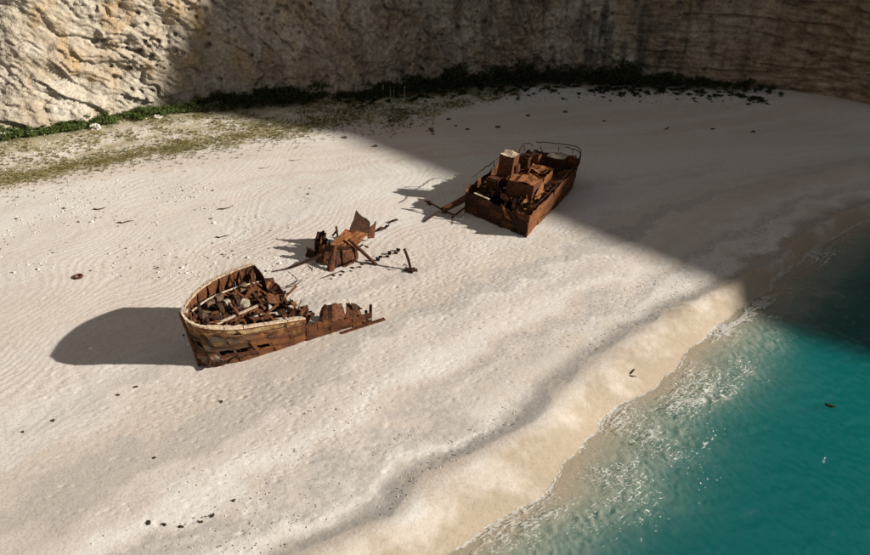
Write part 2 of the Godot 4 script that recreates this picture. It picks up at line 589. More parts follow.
	for p: Vector2 in spots:
		if (table(berm_line, p.y) - p.x) * 0.72 < 0.5 or p.x < -51 or p.x > 51 or p.y < -83 or p.y > -18.5: continue
		var ic := lo_x.bsearch(p.x)
		var jc := down.bsearch(-p.y)
		var deep := rng.randf_range(0.02, 0.06)
		var rad := rng.randf_range(0.065, 0.115)
		for j in range(maxi(jc - 3, 0), mini(jc + 4, nv)):
			for i in range(maxi(ic - 3, 0), mini(ic + 4, nu)):
				var q := P[j * nu + i]
				var r := Vector2(q.x - p.x, q.z - p.y).length() / rad
				if r < 3.0:
					q.y -= deep * (exp(-r * r) - 0.06 * exp(-pow((r - 1.9) / 0.6, 2.0)))
					P[j * nu + i] = q
	single("beach", grid_mesh(nu, nv, P, C), M.sand, "pale sand and shingle beach running down into the sea", "beach", "", "structure")


# ---------------------------------------------------------------- sea
func wave(x: float, z: float, wl: float) -> float:
	var wob := noise_b.get_noise_2d(x * 0.25, z * 0.25) * 0.8
	var y := noise_b.get_noise_2d(x * 0.6 + z * 0.2 + wob, z * 0.5) * 0.08 + noise_b.get_noise_2d(x * 1.45 + wob, z * 1.2 + 50.0) * 0.062
	y += noise_b.get_noise_2d(x * 3.1, z * 2.6 + 20.0) * 0.028
	return y * (0.25 + 0.75 * smoothstep(1.0, 8.0, x - wl))


func make_sea() -> void:
	var xs := axis([[-60, -12, 4.0], [-12, 50, 0.14], [50, 110, 2.0], [110, 600, 20.0]])
	var zs := axis([[200, -10, 10.0], [-10, -16, 1.0], [-16, -64, 0.14], [-64, -100, 1.5]])
	var nu := xs.size()
	var nv := zs.size()
	var P := PackedVector3Array()
	P.resize(nu * nv)
	for j in nv:
		var wl := table(water_line, zs[j])
		for i in nu:
			var x := xs[i]
			var z := zs[j]
			P[j * nu + i] = Vector3(x, SEA + wave(x, z, wl), z)
	single("sea", grid_mesh(nu, nv, P, PackedColorArray()), M.sea_water, "clear turquoise sea lapping against the beach", "sea", "", "structure")
	var fog := FogVolume.new()
	fog.name = "sea_depth"
	fog.shape = RenderingServer.FOG_VOLUME_SHAPE_BOX
	fog.size = Vector3(660, 20, 300)
	fog.position = Vector3(270, SEA - 0.11 - 10.0, 50)
	var fm := FogMaterial.new()
	fm.albedo = Color(0.0, 0.77, 0.775)
	fm.density = 0.62
	fog.material = fm
	add_child(fog)
	tag(fog, "turquoise depth of the sea water", "sea", "", "structure")
	make_foam()


func foam_amount(x: float, z: float, wx: float) -> float:
	var d := (x - wx) * 0.72
	if d < -0.5: return -1.0
	# lace along the swash, a dense breaking crest where the shade meets the water
	var reach := lerpf(9.0, 3.4, smoothstep(-30.0, -47.0, z))
	var bend := noise_b.get_noise_2d(x * 0.22, z * 0.22) * 1.1 + noise_b.get_noise_2d(x * 0.9, z * 0.9) * 0.25
	var a := 0.70 * smoothstep(reach, 0.8, d) * smoothstep(-0.5, 0.3, d)
	a *= 0.75 + 0.9 * noise_b.get_noise_2d(x * 0.17, z * 0.17)
	a += 0.75 * smoothstep(0.16, 0.04, absf(d - 0.05))
	for front in [[2.2, 0.35], [3.6, 0.45], [5.4, 0.4], [7.2, 0.25]]:
		if front[0] < reach: a += front[1] * smoothstep(0.7, 0.1, absf(d - front[0] + bend)) * (0.5 + noise_b.get_noise_2d(z * 0.2, front[0] * 5.0))
	a += 1.2 * smoothstep(0.8, 0.2, absf(d - 0.9 + noise_b.get_noise_2d(x * 0.8, z * 0.8) * 0.5)) * smoothstep(3.6, 2.2, absf(z + 42.6))
	a += 0.35 * smoothstep(0.8, 0.2, absf(d - 0.6)) * smoothstep(-47.0, -50.0, z)
	return a


func foam_value(x: float, z: float, wx: float) -> float:
	var am := foam_amount(x, z, wx)
	if am < 0.02: return -1.0
	var wob := noise_b.get_noise_2d(x * 0.7, z * 0.7) * 0.9
	var lace := 1.0 - absf(noise_b.get_noise_2d(x * 1.35 + wob, z * 1.6 - wob)) * 3.0
	var lace2 := 1.0 - absf(noise_b.get_noise_2d(x * 3.3 + 70.0 + wob, z * 3.3 + wob)) * 2.5
	return maxf(lace, lace2) + noise_b.get_noise_2d(x * 5.0, z * 5.0) * 0.22 - (1.16 - am * 0.72)


func foam_point(x: float, z: float, wx: float, bx: float) -> Vector3:
	var y := SEA + 0.018 + wave(x, z, table(water_line, z))
	return Vector3(x, maxf(y, ground_from(x, z, wx, bx, -200.0) + 0.02), z)


func make_foam() -> void:
	# strands of foam cut out of a fine grid where the lace between the bubbles is thick enough
	var st := start()
	var step := 0.06
	var rows := int(46.0 / step)
	var width := int(11.0 / step)
	var z_of := func(j: int) -> float: return -18.0 - j * step
	var last := PackedFloat32Array()
	for j in rows:
		var z0: float = z_of.call(j)
		var z1: float = z_of.call(j + 1)
		var wx0 := table(water_line, z0) + shore_wobble(z0)
		var wx1 := table(water_line, z1) + shore_wobble(z1)
		var bx0 := table(berm_line, z0)
		var bx1 := table(berm_line, z1)
		var va := PackedFloat32Array()
		var vb := PackedFloat32Array()
		if last.size(): va = last
		else:
			for i in width + 1: va.append(foam_value(wx0 - 0.8 + i * step, z0, wx0))
		for i in width + 1: vb.append(foam_value(wx1 - 0.8 + i * step, z1, wx1))
		last = vb
		for i in width:
			var v := [va[i], va[i + 1], vb[i + 1], vb[i]]
			if v[0] < 0.0 and v[1] < 0.0 and v[2] < 0.0 and v[3] < 0.0: continue
			var xa := wx0 - 0.8 + i * step
			var xb := wx1 - 0.8 + i * step
			var c := [foam_point(xa, z0, wx0, bx0), foam_point(xa + step, z0, wx0, bx0), foam_point(xb + step, z1, wx1, bx1), foam_point(xb, z1, wx1, bx1)]
			var poly := []
			for k in 4:
				var l := (k + 1) % 4
				if v[k] >= 0.0: poly.append(c[k])
				if (v[k] >= 0.0) != (v[l] >= 0.0): poly.append(c[k].lerp(c[l], clampf(v[k] / (v[k] - v[l]), 0.0, 1.0)))
			for k in range(1, poly.size() - 1): tri(st, poly[0], poly[k + 1], poly[k])
	single("sea_foam", st.commit(), M.foam, "lacy white foam along the water's edge", "foam", "", "stuff")


# ---------------------------------------------------------------- cliff
# height of the headland's rim by z, of the back wall by x
var rim_height := [[-90.0, 134.0], [-75.0, 132.0], [-66.0, 131.0], [-60.0, 121.0], [-58.0, 107.0], [-56.7, 100.0], [-48.7, 96.1], [-42.6, 92.9], [-35.9, 89.7], [-31.5, 87.3], [-25.7, 83.6], [-22.0, 81.4], [-18.4, 78.8], [-12.6, 74.0], [10.0, 55.0], [30.0, 35.0], [52.0, 6.0], [56.0, -3.0]]
var wall_height := [[-200.0, 70.0], [-60.0, 78.0], [0.0, 82.0], [60.0, 78.0], [100.0, 76.0], [150.0, 96.0], [190.0, 124.0], [210.0, 132.0]]


func cliff_relief(s: float, y: float, left: float, right: float) -> float:
	var big := noise_b.get_noise_2d(s * 0.03, y * 0.022 + 5.0) * 2.4
	var mid := noise_a.get_noise_2d(s * 0.09 + y * 0.03, y * 0.10 - s * 0.04) * 0.9
	# beds that dip to the right, each overhanging the one below
	var w := (y + s * 0.46) * 0.27 + noise_b.get_noise_2d(s * 0.10, y * 0.12) * 0.6
	var ledge := (1.0 - (w - floorf(w))) * 0.62 * clampf(noise_b.get_noise_2d(s * 0.07 + 60.0, y * 0.10) * 2.2 + 0.25, 0.0, 1.0)
	var w2 := (y + s * 0.55) * 0.85 + noise_b.get_noise_2d(s * 0.3, y * 0.3 + 20.0) * 0.8
	var ledge2 := (1.0 - (w2 - floorf(w2))) * 0.26 * clampf(noise_b.get_noise_2d(s * 0.15 + 90.0, y * 0.2) * 2.5 + 0.3, 0.0, 1.0)
	var craggy := ridge_noise.get_noise_2d(s * 0.16 + 11.0, y * 0.18 + s * 0.07) * (0.75 - 0.35 * left)
	var jx := s + noise_b.get_noise_2d(s * 0.4, y * 0.4) * 0.7
	var jy := y + s * 0.42 + noise_b.get_noise_2d(s * 0.4 + 9.0, y * 0.4) * 0.7
	var crack := minf(cell_noise.get_noise_2d(jx * 0.13, jy * 0.26) + 1.0, 0.16) / 0.16 * 0.5 + minf(cell_noise.get_noise_2d(jx * 0.42 + 7.0, jy * 0.62) + 1.0, 0.22) / 0.22 * 0.26
	# each joint block stands at its own depth
	var block := cell_value.get_noise_2d(jx * 0.13, jy * 0.26) * 0.55 + cell_value.get_noise_2d(jx * 0.42 + 7.0, jy * 0.62) * 0.24
	if right > 0.0:
		var strata := minf(cell_noise.get_noise_2d(s * 0.05, (y + 0.04 * s) * 0.42) + 1.0, 0.2) / 0.2 * 0.4 + cell_value.get_noise_2d(s * 0.05, (y + 0.04 * s) * 0.42) * 0.4 + noise_b.get_noise_2d(s * 0.12, y * 1.1) * 0.22
		crack = lerpf(crack, strata, right)
		block *= 1.0 - 0.75 * right
	var fine := noise_a.get_noise_2d(s * 0.9 + y * 0.3, y * 1.1 + s * 0.35) * 0.16
	return big + mid + (ledge + ledge2) * (0.45 + 0.75 * left) + craggy + (block + crack) * (1.0 - 0.58 * left) + fine * (1.7 - 0.7 * left)


func make_cliff() -> void:
	# foot line, sampled evenly
	var raw := []
	for p in cliff_foot: raw.append(Vector3(p[0], 0, p[1]))
	var dense := []
	for k in 1201: dense.append(spline(raw, k / 1200.0))
	var cum := PackedFloat32Array([0.0])
	for k in range(1, dense.size()): cum.append(cum[k - 1] + dense[k].distance_to(dense[k - 1]))
	var at_s := func(s: float) -> Vector3:
		var k := clampi(cum.bsearch(s), 1, dense.size() - 1)
		return dense[k - 1].lerp(dense[k], clampf((s - cum[k - 1]) / maxf(cum[k] - cum[k - 1], 0.001), 0.0, 1.0))
	var total := cum[cum.size() - 1]
	var s0 := 0.0
	var s1 := 0.0
	for k in dense.size():
		if dense[k].x < -74.0: s0 = cum[k]
		if dense[k].x < 84.0 and dense[k].z < -80.0: s1 = cum[k]
	var ss := axis([[0.0, s0, 2.5], [s0, s1, 0.2], [s1, total, 1.5]])
	var ys := axis([[0.0, 19.0, 0.17]])
	var nu := ss.size()
	var up := 14
	var nv := ys.size() + up + 3
	var P := PackedVector3Array()
	P.resize(nu * nv)
	var C := PackedColorArray()
	C.resize(nu * nv)
	var pits := []
	for k in 260:
		pits.append([s0 + (s1 - s0) * (0.18 + 0.6 * pow(rng.randf(), 1.4)), rng.randf_range(2.5, 18.0), rng.randf_range(0.12, 0.42), rng.randf_range(0.5, 1.5)])
	for i in nu:
		var s := ss[i]
		var p: Vector3 = at_s.call(s)
		var t: Vector3 = (at_s.call(minf(s + 3.0, total)) - at_s.call(maxf(s - 3.0, 0.0))).normalized()
		var nrm := Vector3(-t.z, 0, t.x)
		var rim := table(wall_height, p.x) + 4.0 * noise_b.get_noise_1d(s * 0.03)
		if p.x > 196.0: rim = table(rim_height, p.z)
		var out_here := smoothstep(s1 + 6.0, s1 + 20.0, s)
		for j in nv:
			var y: float
			var back := 0.0
			if j < ys.size():
				y = minf(-1.0 + ys[j], rim)
			elif j < ys.size() + up:
				y = lerpf(minf(18.0, rim), rim, float(j - ys.size() + 1) / up)
			else:
				y = [rim - 1.0, rim - 12.0, -12.0][j - ys.size() - up]
				back = [14.0, 70.0, 90.0][j - ys.size() - up]
			var h := cliff_relief(s, y, smoothstep(-25.0, -42.0, p.x), smoothstep(18.0, 42.0, p.x)) * (1.0 - 0.85 * out_here) if back == 0.0 else 0.0
			h *= smoothstep(-1.0, 0.6, y) * 0.7 + 0.3
			# undercut near the foot, then leaning back
			var lean := 0.07 * y + 0.05 * maxf(y - 12.0, 0.0)
			var q := p + nrm * (h - lean - back)
			q.y = y
			P[j * nu + i] = q
			# limestone: pale and ochre on the left, stained grey and brown farther on
			var n1 := noise_a.get_noise_2d(s * 0.06, y * 0.07 + s * 0.025)
			var n2 := noise_a.get_noise_2d(s * 0.17 + 30.0, y * 0.12)
			var n3 := lerpf(noise_b.get_noise_2d(s * 1.3, y * 1.5), noise_a.get_noise_2d(s * 0.22, y * 1.3), smoothstep(10.0, 40.0, p.x))
			var streak := noise_a.get_noise_2d(s * 0.35 + 90.0, y * 0.05)
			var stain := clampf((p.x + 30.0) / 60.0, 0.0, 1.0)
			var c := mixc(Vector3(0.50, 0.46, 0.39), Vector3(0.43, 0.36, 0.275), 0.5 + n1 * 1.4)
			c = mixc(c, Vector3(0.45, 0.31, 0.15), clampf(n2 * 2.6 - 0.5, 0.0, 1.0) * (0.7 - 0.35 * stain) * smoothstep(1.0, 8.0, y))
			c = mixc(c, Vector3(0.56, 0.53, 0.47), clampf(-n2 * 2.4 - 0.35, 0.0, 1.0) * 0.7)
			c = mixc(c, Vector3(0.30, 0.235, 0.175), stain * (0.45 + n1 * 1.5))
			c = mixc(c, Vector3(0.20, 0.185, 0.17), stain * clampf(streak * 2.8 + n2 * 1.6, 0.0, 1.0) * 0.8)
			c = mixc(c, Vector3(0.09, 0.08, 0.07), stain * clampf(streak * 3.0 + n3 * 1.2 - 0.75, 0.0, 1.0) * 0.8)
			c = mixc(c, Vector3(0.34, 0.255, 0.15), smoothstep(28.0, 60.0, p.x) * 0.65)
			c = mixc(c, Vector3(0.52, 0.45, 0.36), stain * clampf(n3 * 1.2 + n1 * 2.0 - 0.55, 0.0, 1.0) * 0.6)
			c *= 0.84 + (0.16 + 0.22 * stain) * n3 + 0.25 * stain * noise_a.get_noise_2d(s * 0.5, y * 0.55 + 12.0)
			C[j * nu + i] = Color(c.x, c.y, c.z)
	# solution pits, pushed into the face
	for k in pits:
		var ic := ss.bsearch(k[0])
		var jc := int((k[1] + 1.0) / 0.17)
		for j in range(maxi(jc - 4, 0), mini(jc + 5, ys.size())):
			for i in range(maxi(ic - 4, 0), mini(ic + 5, nu - 1)):
				var r: float = Vector2((ss[i] - k[0]), (ys[j] - 1.0 - k[1]) * 1.2).length() / k[2]
				if r < 2.0:
					var p: Vector3 = P[j * nu + i]
					P[j * nu + i] = p + Vector3(0, 0, -k[3] * exp(-r * r * 1.5))
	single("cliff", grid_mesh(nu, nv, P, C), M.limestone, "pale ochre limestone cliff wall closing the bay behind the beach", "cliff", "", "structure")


# ---------------------------------------------------------------- bow wreck
var bow_near_top := [Vector3(-17.1, 4.8, -34.2), Vector3(-16.6, 4.62, -33.55), Vector3(-15.6, 4.25, -33.35), Vector3(-13.9, 3.6, -34.0), Vector3(-11.8, 2.85, -35.6), Vector3(-9.6, 2.1, -37.3)]
var bow_near_foot := [Vector3(-16.95, -0.4, -34.6), Vector3(-16.2, -0.4, -34.45), Vector3(-15.0, -0.4, -34.75), Vector3(-13.1, -0.4, -35.6), Vector3(-11.4, -0.4, -36.55), Vector3(-9.7, -0.4, -37.5)]
var bow_far_top := [Vector3(-17.1, 4.8, -34.2), Vector3(-17.22, 4.8, -34.8), Vector3(-17.15, 4.85, -36.0), Vector3(-16.6, 4.9, -37.75), Vector3(-15.55, 4.95, -39.05), Vector3(-14.6, 5.0, -39.8), Vector3(-13.8, 5.0, -40.35)]
var bow_far_foot := [Vector3(-16.95, -0.4, -34.6), Vector3(-16.95, -0.4, -35.2), Vector3(-16.9, -0.4, -36.3), Vector3(-16.6, -0.4, -38.0), Vector3(-15.8, -0.4, -39.6), Vector3(-15.0, -0.4, -40.6), Vector3(-14.2, -0.4, -41.5)]


func bow_side(near: bool, u: float, v: float) -> Vector3:
	# v 0 at the sand, 1 at the gunwale; flares outwards near the top
	var top := spline(bow_near_top if near else bow_far_top, u)
	var foot := spline(bow_near_foot if near else bow_far_foot, u)
	var f := v * 0.55 + 0.45 * v * v
	var p := foot.lerp(top, f)
	p.y = lerpf(foot.y, top.y, v)
	return p


func hull_color(p: Vector3, u: float, v: float, kind: int) -> Color:
	# 0 bow near side, 1 bow far side, 2 torn aft strakes, 3 stern
	var n1 := noise_a.get_noise_3d(p.x * 0.55, p.y * 0.8, p.z * 0.55)
	var n2 := noise_a.get_noise_3d(p.x * 1.3 + 9.0, p.y * 0.5, p.z * 1.3)
	var n3 := noise_a.get_noise_3d(p.x * 2.6, p.y * 2.6 + 40.0, p.z * 2.6)
	var brown := Vector3(0.100, 0.043, 0.023)
	var orange := Vector3(0.170, 0.070, 0.029)
	var dark := Vector3(0.038, 0.022, 0.016)
	var grey := Vector3(0.095, 0.077, 0.060)
	var cream := Vector3(0.52, 0.40, 0.22)
	var c := mixc(brown, orange, 0.35 + n1 * 1.6)
	c = mixc(c, dark, n2 * 1.8 - 0.2)
	if kind == 0:
		var g := smoothstep(0.26, 0.42, v + n2 * 0.12) * smoothstep(0.82, 0.70, v) * smoothstep(0.85, 0.35, u + n1 * 0.3)
		c = mixc(c, grey.lerp(dark, clampf(0.35 + n1 * 1.3, 0.0, 1.0)), g * 0.9)
		var band := smoothstep(0.78, 0.82, v) * smoothstep(0.97, 0.91, v)
		c = mixc(c, cream, band * clampf(n3 * 2.6 + 0.55 + 0.5 * cos(u * 9.0), 0.0, 1.0) * 0.85)
		var scum := smoothstep(0.10, 0.02, absf(v - 0.24 + n1 * 0.08)) * smoothstep(0.62, 0.3, u)
		c = mixc(c, Vector3(0.40, 0.36, 0.30), scum * clampf(n3 * 4.0 + 0.35, 0.0, 1.0) * 0.7)
		c = mixc(c, Vector3(0.34, 0.17, 0.055), smoothstep(0.35, 0.75, v) * clampf(noise_a.get_noise_3d(p.x * 2.2 + 5.0, p.y * 0.35, p.z * 2.2) * 2.4 - 0.15, 0.0, 1.0) * 0.75)
		c = mixc(c, orange * 1.1, smoothstep(0.45, 0.8, u) * smoothstep(0.8, 0.5, v) * clampf(n1 * 2.0 + 0.4, 0.0, 1.0) * 0.7)
	elif kind == 3:
		c = mixc(c, orange * 1.15, smoothstep(0.42, 0.3, u) * clampf(0.55 + n1 * 1.6, 0.0, 1.0))
	return Color(c.x, c.y, c.z)


func side_plate(fn: Callable, u0: float, u1: float, v0: float, v1: float, nu: int, nv: int, thick: float, dent: float, torn := 0.0, kind := 0) -> ArrayMesh:
	# a hull plate that follows the hull's curve, lapped a little over its neighbours
	var st := start()
	var f := []
	var g := []
	var ph := rng.randf() * 60.0
	var lift := rng.randf_range(0.0, 0.035)
	var hc := []
	for j in nv + 1:
		for i in nu + 1:
			var u := lerpf(u0, u1, float(i) / nu)
			var v := lerpf(v0, v1, float(j) / nv)
			if torn > 0.0 and j == nv: v -= torn * rng.randf()
			var p: Vector3 = fn.call(u, v)
			var du: Vector3 = fn.call(u + 0.01, v) - fn.call(u - 0.01, v)
			var dv: Vector3 = fn.call(u, v + 0.01) - fn.call(u, v - 0.01)
			var n := du.cross(dv).normalized()
			p += n * (lift + dent * noise_b.get_noise_2d(p.x * 0.9 + p.z * 0.9 + ph, p.y * 1.1))
			f.append(p)
			g.append(p - n * thick)
			hc.append(hull_color(p, u, v, kind))
	var w := nu + 1
	for j in nv:
		for i in nu:
			var k := j * w + i
			quad_colored(st, [f[k], f[k + w], f[k + w + 1], f[k + 1]], [hc[k], hc[k + w], hc[k + w + 1], hc[k + 1]])
			quad_colored(st, [g[k], g[k + 1], g[k + w + 1], g[k + w]], [hc[k], hc[k + 1], hc[k + w + 1], hc[k + w]])
	st.set_color(hc[0])
	for i in nu:
		quad(st, f[i], f[i + 1], g[i + 1], g[i])
		var t := nv * w + i
		quad(st, f[t + 1], f[t], g[t], g[t + 1])
	for j in nv:
		quad(st, f[j * w + w], f[j * w], g[j * w], g[j * w + w])
		quad(st, f[j * w + nu], f[j * w + w + nu], g[j * w + w + nu], g[j * w + nu])
	return st.commit()


func make_bow_wreck() -> void:
	var t := thing("bow_wreck", "rusted bow section of a wrecked ship with bleached rail round its open deck", "shipwreck", Vector3(-13.5, 0, -37.5))
	var rows := [0.0, 0.22, 0.42, 0.62, 0.80, 1.0]
	var near := func(u: float, v: float) -> Vector3: return bow_side(true, u, v)
	var far := func(u: float, v: float) -> Vector3: return bow_side(false, 1.0 - u, v)
	var cols := 8
	for r in 5:
		for k in cols:
			var u0 := float(k) / cols
			var u1 := float(k + 1) / cols
			# openings rusted through: the hawse hole and a row along the lower strake
			if (r == 2 and k == 1) or (r == 1 and k in [3, 4, 5]):
				hole_plate(t, near, u0, u1, rows[r], rows[r + 1], [0.0, 0.34, 0.0, 0.4, 0.46, 0.3][k])
				continue
			part(t, "hull_plate", side_plate(near, u0, u1, rows[r], rows[r + 1], 8, 5, 0.05, 0.10, 0.0, 0), M.hull)
	for r in 5:
		for k in 8:
			part(t, "hull_plate", side_plate(far, k / 8.0, (k + 1) / 8.0, rows[r], rows[r + 1], 5, 3, 0.05, 0.08, 0.0, 1), M.hull)
	# stem bar
	part(t, "stem", tube([Vector3(-16.95, -0.4, -34.55), Vector3(-17.02, 1.5, -34.45), Vector3(-17.08, 3.2, -34.32), Vector3(-17.16, 4.85, -34.15)], 0.14, 0.12, 6), M.rust_brown)
	# bleached rail cap right round the bow
	for k in 9:
		part(t, "rail_cap", rail_cap(true, k / 9.0, (k + 1) / 9.0, 0.28 + 0.09 * sin(k * 1.7)), M.bleached)
	for k in 9:
		part(t, "rail_cap", rail_cap(false, k / 9.0, (k + 1) / 9.0, lerpf(0.46, 0.18, k / 8.0)), M.bleached)
	# belting strip under the gunwale
	for k in 6:
		var a: Vector3 = bow_side(true, k / 6.0 + 0.004, 0.79)
		var b: Vector3 = bow_side(true, (k + 1) / 6.0 - 0.004, 0.79)
		var o := (b - a).cross(Vector3.UP).normalized() * -0.07
		part(t, "belting", beam(a + o, b + o, 0.09, 0.12), M.rust_brown)
	# foredeck in plates, with gaps where it has fallen in
	var deck := func(u: float, w: float) -> Vector3:
		var a := bow_side(true, u, 0.86)
		var b := bow_side(false, u, 0.86)
		a.y = spline(bow_near_top, u).y - 0.75
		b.y = spline(bow_far_top, u).y - 1.35
		return a.lerp(b, w)
	var deck_mats := [M.rust_brown, M.rust_brown, M.rust_dark, M.rust_orange, M.rust_grey]
	for k in 5:
		for l in 5:
			if (k == 3 and l in [1, 3]) or (k == 4 and l != 2) or (k == 2 and l == 2): continue
			var u0 := 0.03 + k * 0.17
			var w0 := 0.03 + l * 0.188
			var sag := rng.randf_range(-0.14, 0.0)
			var a: Vector3 = deck.call(u0, w0) + Vector3(0, sag, 0)
			var b: Vector3 = deck.call(u0 + 0.165, w0) + Vector3(0, sag * 2.0, 0)
			var c: Vector3 = deck.call(u0 + 0.165, w0 + 0.183) + Vector3(0, sag, 0)
			var e: Vector3 = deck.call(u0, w0 + 0.183)
			part(t, "deck_plate", plate(a, b, c, e, 0.05, 0.10, [0.05, 0.15, 0.05, 0.05], 4, 4), deck_mats[rng.randi() % 5])
	# bulwark stays on the far side, seen from inside
	for k in 9:
		var u := 0.12 + k * 0.098
		var top := spline(bow_far_top, u)
		var ft: Vector3 = deck.call(u, 0.97)
		var inner: Vector3 = deck.call(u, 0.86)
		part(t, "bulwark_stay", plate(ft, inner, top.lerp(inner, 0.12) + Vector3(0, 0.0, 0), top - Vector3(0, 0.08, 0), 0.04, 0.02, [0, 0.03, 0, 0], 2, 3), M.rust_dark)
	# inner rail: pale pipe along the far bulwark
	var rail := []
	for k in 9:
		var u := 0.30 + k * 0.085
		rail.append(deck.call(u, 0.84) + Vector3(0, 0.55 - 0.02 * k, 0))
	part(t, "inner_rail", tube(rail, 0.07, 0.06, 6), M.bleached)
	# long hatch coaming, pale on top
	var c0 := Vector3(-15.2, 3.35, -34.9)
	var c1 := Vector3(-12.5, 2.95, -38.3)
	part(t, "hatch_coaming", plate(c0 - Vector3(0, 0.7, 0), c1 - Vector3(0, 0.7, 0), c1, c0, 0.06, 0.08, [0, 0, 0.03, 0], 6, 2), M.rust_brown)
	part(t, "coaming_edge", beam(c0 + Vector3(0, 0.05, 0), c1 + Vector3(0, 0.05, 0), 0.20, 0.08), M.bleached)
	# windlass: two drums on a frame, cable lifter and motor, rusted together
	var wc := Vector3(-15.0, 3.45, -37.3)
	var wx := Vector3(0.62, -0.1, -0.78).normalized()
	var wl := part(t, "windlass", tube([wc - wx * 1.1, wc + wx * 1.1], 0.12, 0.12, 8), M.rust_dark)
	for k in [-0.85, -0.2, 0.55]:
		var rr := 0.42 if k != 0.55 else 0.52
		part(wl, "drum", tube([wc + wx * (k - 0.2), wc + wx * (k - 0.16), wc + wx * (k + 0.16), wc + wx * (k + 0.2)], rr, rr * 0.96, 10, 0.06), M.pale_grey if k == -0.2 else M.rust_dark)
	for k in [-0.5, 0.2, 0.95]:
		var q: Vector3 = wc + wx * k
		part(wl, "side_frame", plate(q + Vector3(-0.4, -0.9, -0.35), q + Vector3(0.4, -0.9, 0.35), q + Vector3(0.18, 0.3, 0.15), q + Vector3(-0.18, 0.3, -0.15), 0.10, 0.02, [0, 0, 0, 0], 2, 2), M.rust_dark)
	part(wl, "motor", lump(Vector3(0.95, 0.8, 0.9), 0.3, 3.0, 10, 6), M.pale_grey).position += Vector3(-14.1, 3.15, -37.7)
	part(t, "scrap_heap", lump(Vector3(1.8, 0.7, 1.4), 0.7, 8.0, 12, 7), M.rust_dark).position += Vector3(-15.3, 2.95, -36.3)
	for q in [Vector3(-16.2, 3.55, -36.4), Vector3(-15.8, 3.55, -37.2), Vector3(-14.5, 3.5, -38.7)]:
		part(t, "deck_locker", plate(q, q + Vector3(0.35, 0, -0.5), q + Vector3(0.35, 0.55, -0.55), q + Vector3(0.02, 0.55, -0.05), 0.3, 0.05, [0, 0, 0.08, 0], 2, 2), M.rust_grey)
	# bollards
	for q in [Vector3(-16.2, 3.6, -34.9), Vector3(-15.7, 3.4, -34.6), Vector3(-16.75, 3.55, -36.1)]:
		part(t, "bollard", tube([q, q + Vector3(0, 0.5, 0), q + Vector3(0, 0.52, 0), q + Vector3(0, 0.66, 0)], 0.15, 0.2, 8), M.rust_dark)
	# lattice of deck beams and girders over the open hold, sagging aft
	for k in 9:
		var u := 0.50 + k * 0.058
		var a: Vector3 = deck.call(u, 0.03) + Vector3(0, 0.05, 0)
		var b: Vector3 = deck.call(u + 0.02 * (k % 2), 0.80 - 0.05 * (k % 3)) + Vector3(0, -0.10 - 0.03 * k, 0)
		var mp := (a + b) * 0.5 + Vector3(0, -0.12 + 0.25 * sin(k * 2.1), 0)
		part(t, "deck_beam", beam(a, mp, 0.12, 0.2), M.rust_brown if k % 3 else M.rust_orange)
		part(t, "deck_beam", beam(mp, b, 0.12, 0.2), M.rust_brown if k % 3 else M.rust_dark)
	for k in 5:
		var w := 0.14 + k * 0.14
		var a: Vector3 = deck.call(0.48, w) + Vector3(0, 0.12, 0)
		var b: Vector3 = deck.call(0.99, w) + Vector3(0, -0.1 - 0.12 * (k % 3), 0)
		part(t, "deck_girder", beam(a, b, 0.11, 0.18), M.rust_brown if k % 2 else M.rust_dark)
	# far aft bulwark end: folded plate and a lower torn strake behind it
	var fe := spline(bow_far_top, 1.0)
	part(t, "torn_plate", plate(fe + Vector3(0, -2.0, 0), fe + Vector3(1.0, -2.3, 0.5), fe + Vector3(0.95, -0.9, 0.6), fe, 0.05, 0.1, [0, 0.2, 0.1, 0], 4, 4), M.rust_dark)
	part(t, "torn_plate", plate(Vector3(-14.3, 0.3, -41.8), Vector3(-13.0, 0.3, -42.8), Vector3(-13.1, 2.4, -42.8), Vector3(-14.4, 2.6, -42.0), 0.05, 0.15, [0, 0.1, 0.15, 0], 4, 3), M.rust_brown)
	part(t, "torn_plate", plate(Vector3(-13.0, -0.1, -42.6), Vector3(-12.1, -0.1, -41.9), Vector3(-12.2, 1.5, -42.0), Vector3(-13.2, 1.9, -42.8), 0.05, 0.15, [0, 0.1, 0.2, 0], 4, 3), M.rust_brown)
	# the near side goes on aft, lower, its plating torn down
	var aft_top := [Vector3(-9.6, 1.75, -37.3), Vector3(-8.4, 1.5, -37.95), Vector3(-7.2, 1.3, -38.5), Vector3(-6.0, 1.15, -39.1), Vector3(-5.0, 1.2, -39.6)]
	var aft_foot := [Vector3(-9.7, -0.4, -37.4), Vector3(-8.4, -0.4, -38.05), Vector3(-7.2, -0.4, -38.65), Vector3(-6.0, -0.4, -39.2), Vector3(-4.95, -0.4, -39.7)]
	var aft := func(u: float, v: float) -> Vector3:
		return spline(aft_foot, u).lerp(spline(aft_top, u), v)
	for k in 6:
		part(t, "hull_plate", side_plate(aft, k / 6.0, (k + 1) / 6.0, 0.0, 0.5, 5, 3, 0.05, 0.08, 0.0, 2), M.hull)
		part(t, "hull_plate", side_plate(aft, k / 6.0, (k + 1) / 6.0, 0.5, 1.0, 5, 3, 0.05, 0.1, 0.16, 2), M.hull)
		var p: Vector3 = aft.call((k + 0.5) / 6.0, 0.15)
		part(t, "frame_rib", beam(p + Vector3(-0.12, -0.3, -0.2), p + Vector3(-0.2, 1.2, -0.32), 0.08, 0.22), M.rust_dark)
	part(t, "frame_rib", beam(Vector3(-5.1, 0.3, -39.9), Vector3(-5.0, 1.65, -39.75), 0.14, 0.2), M.rust_dark)
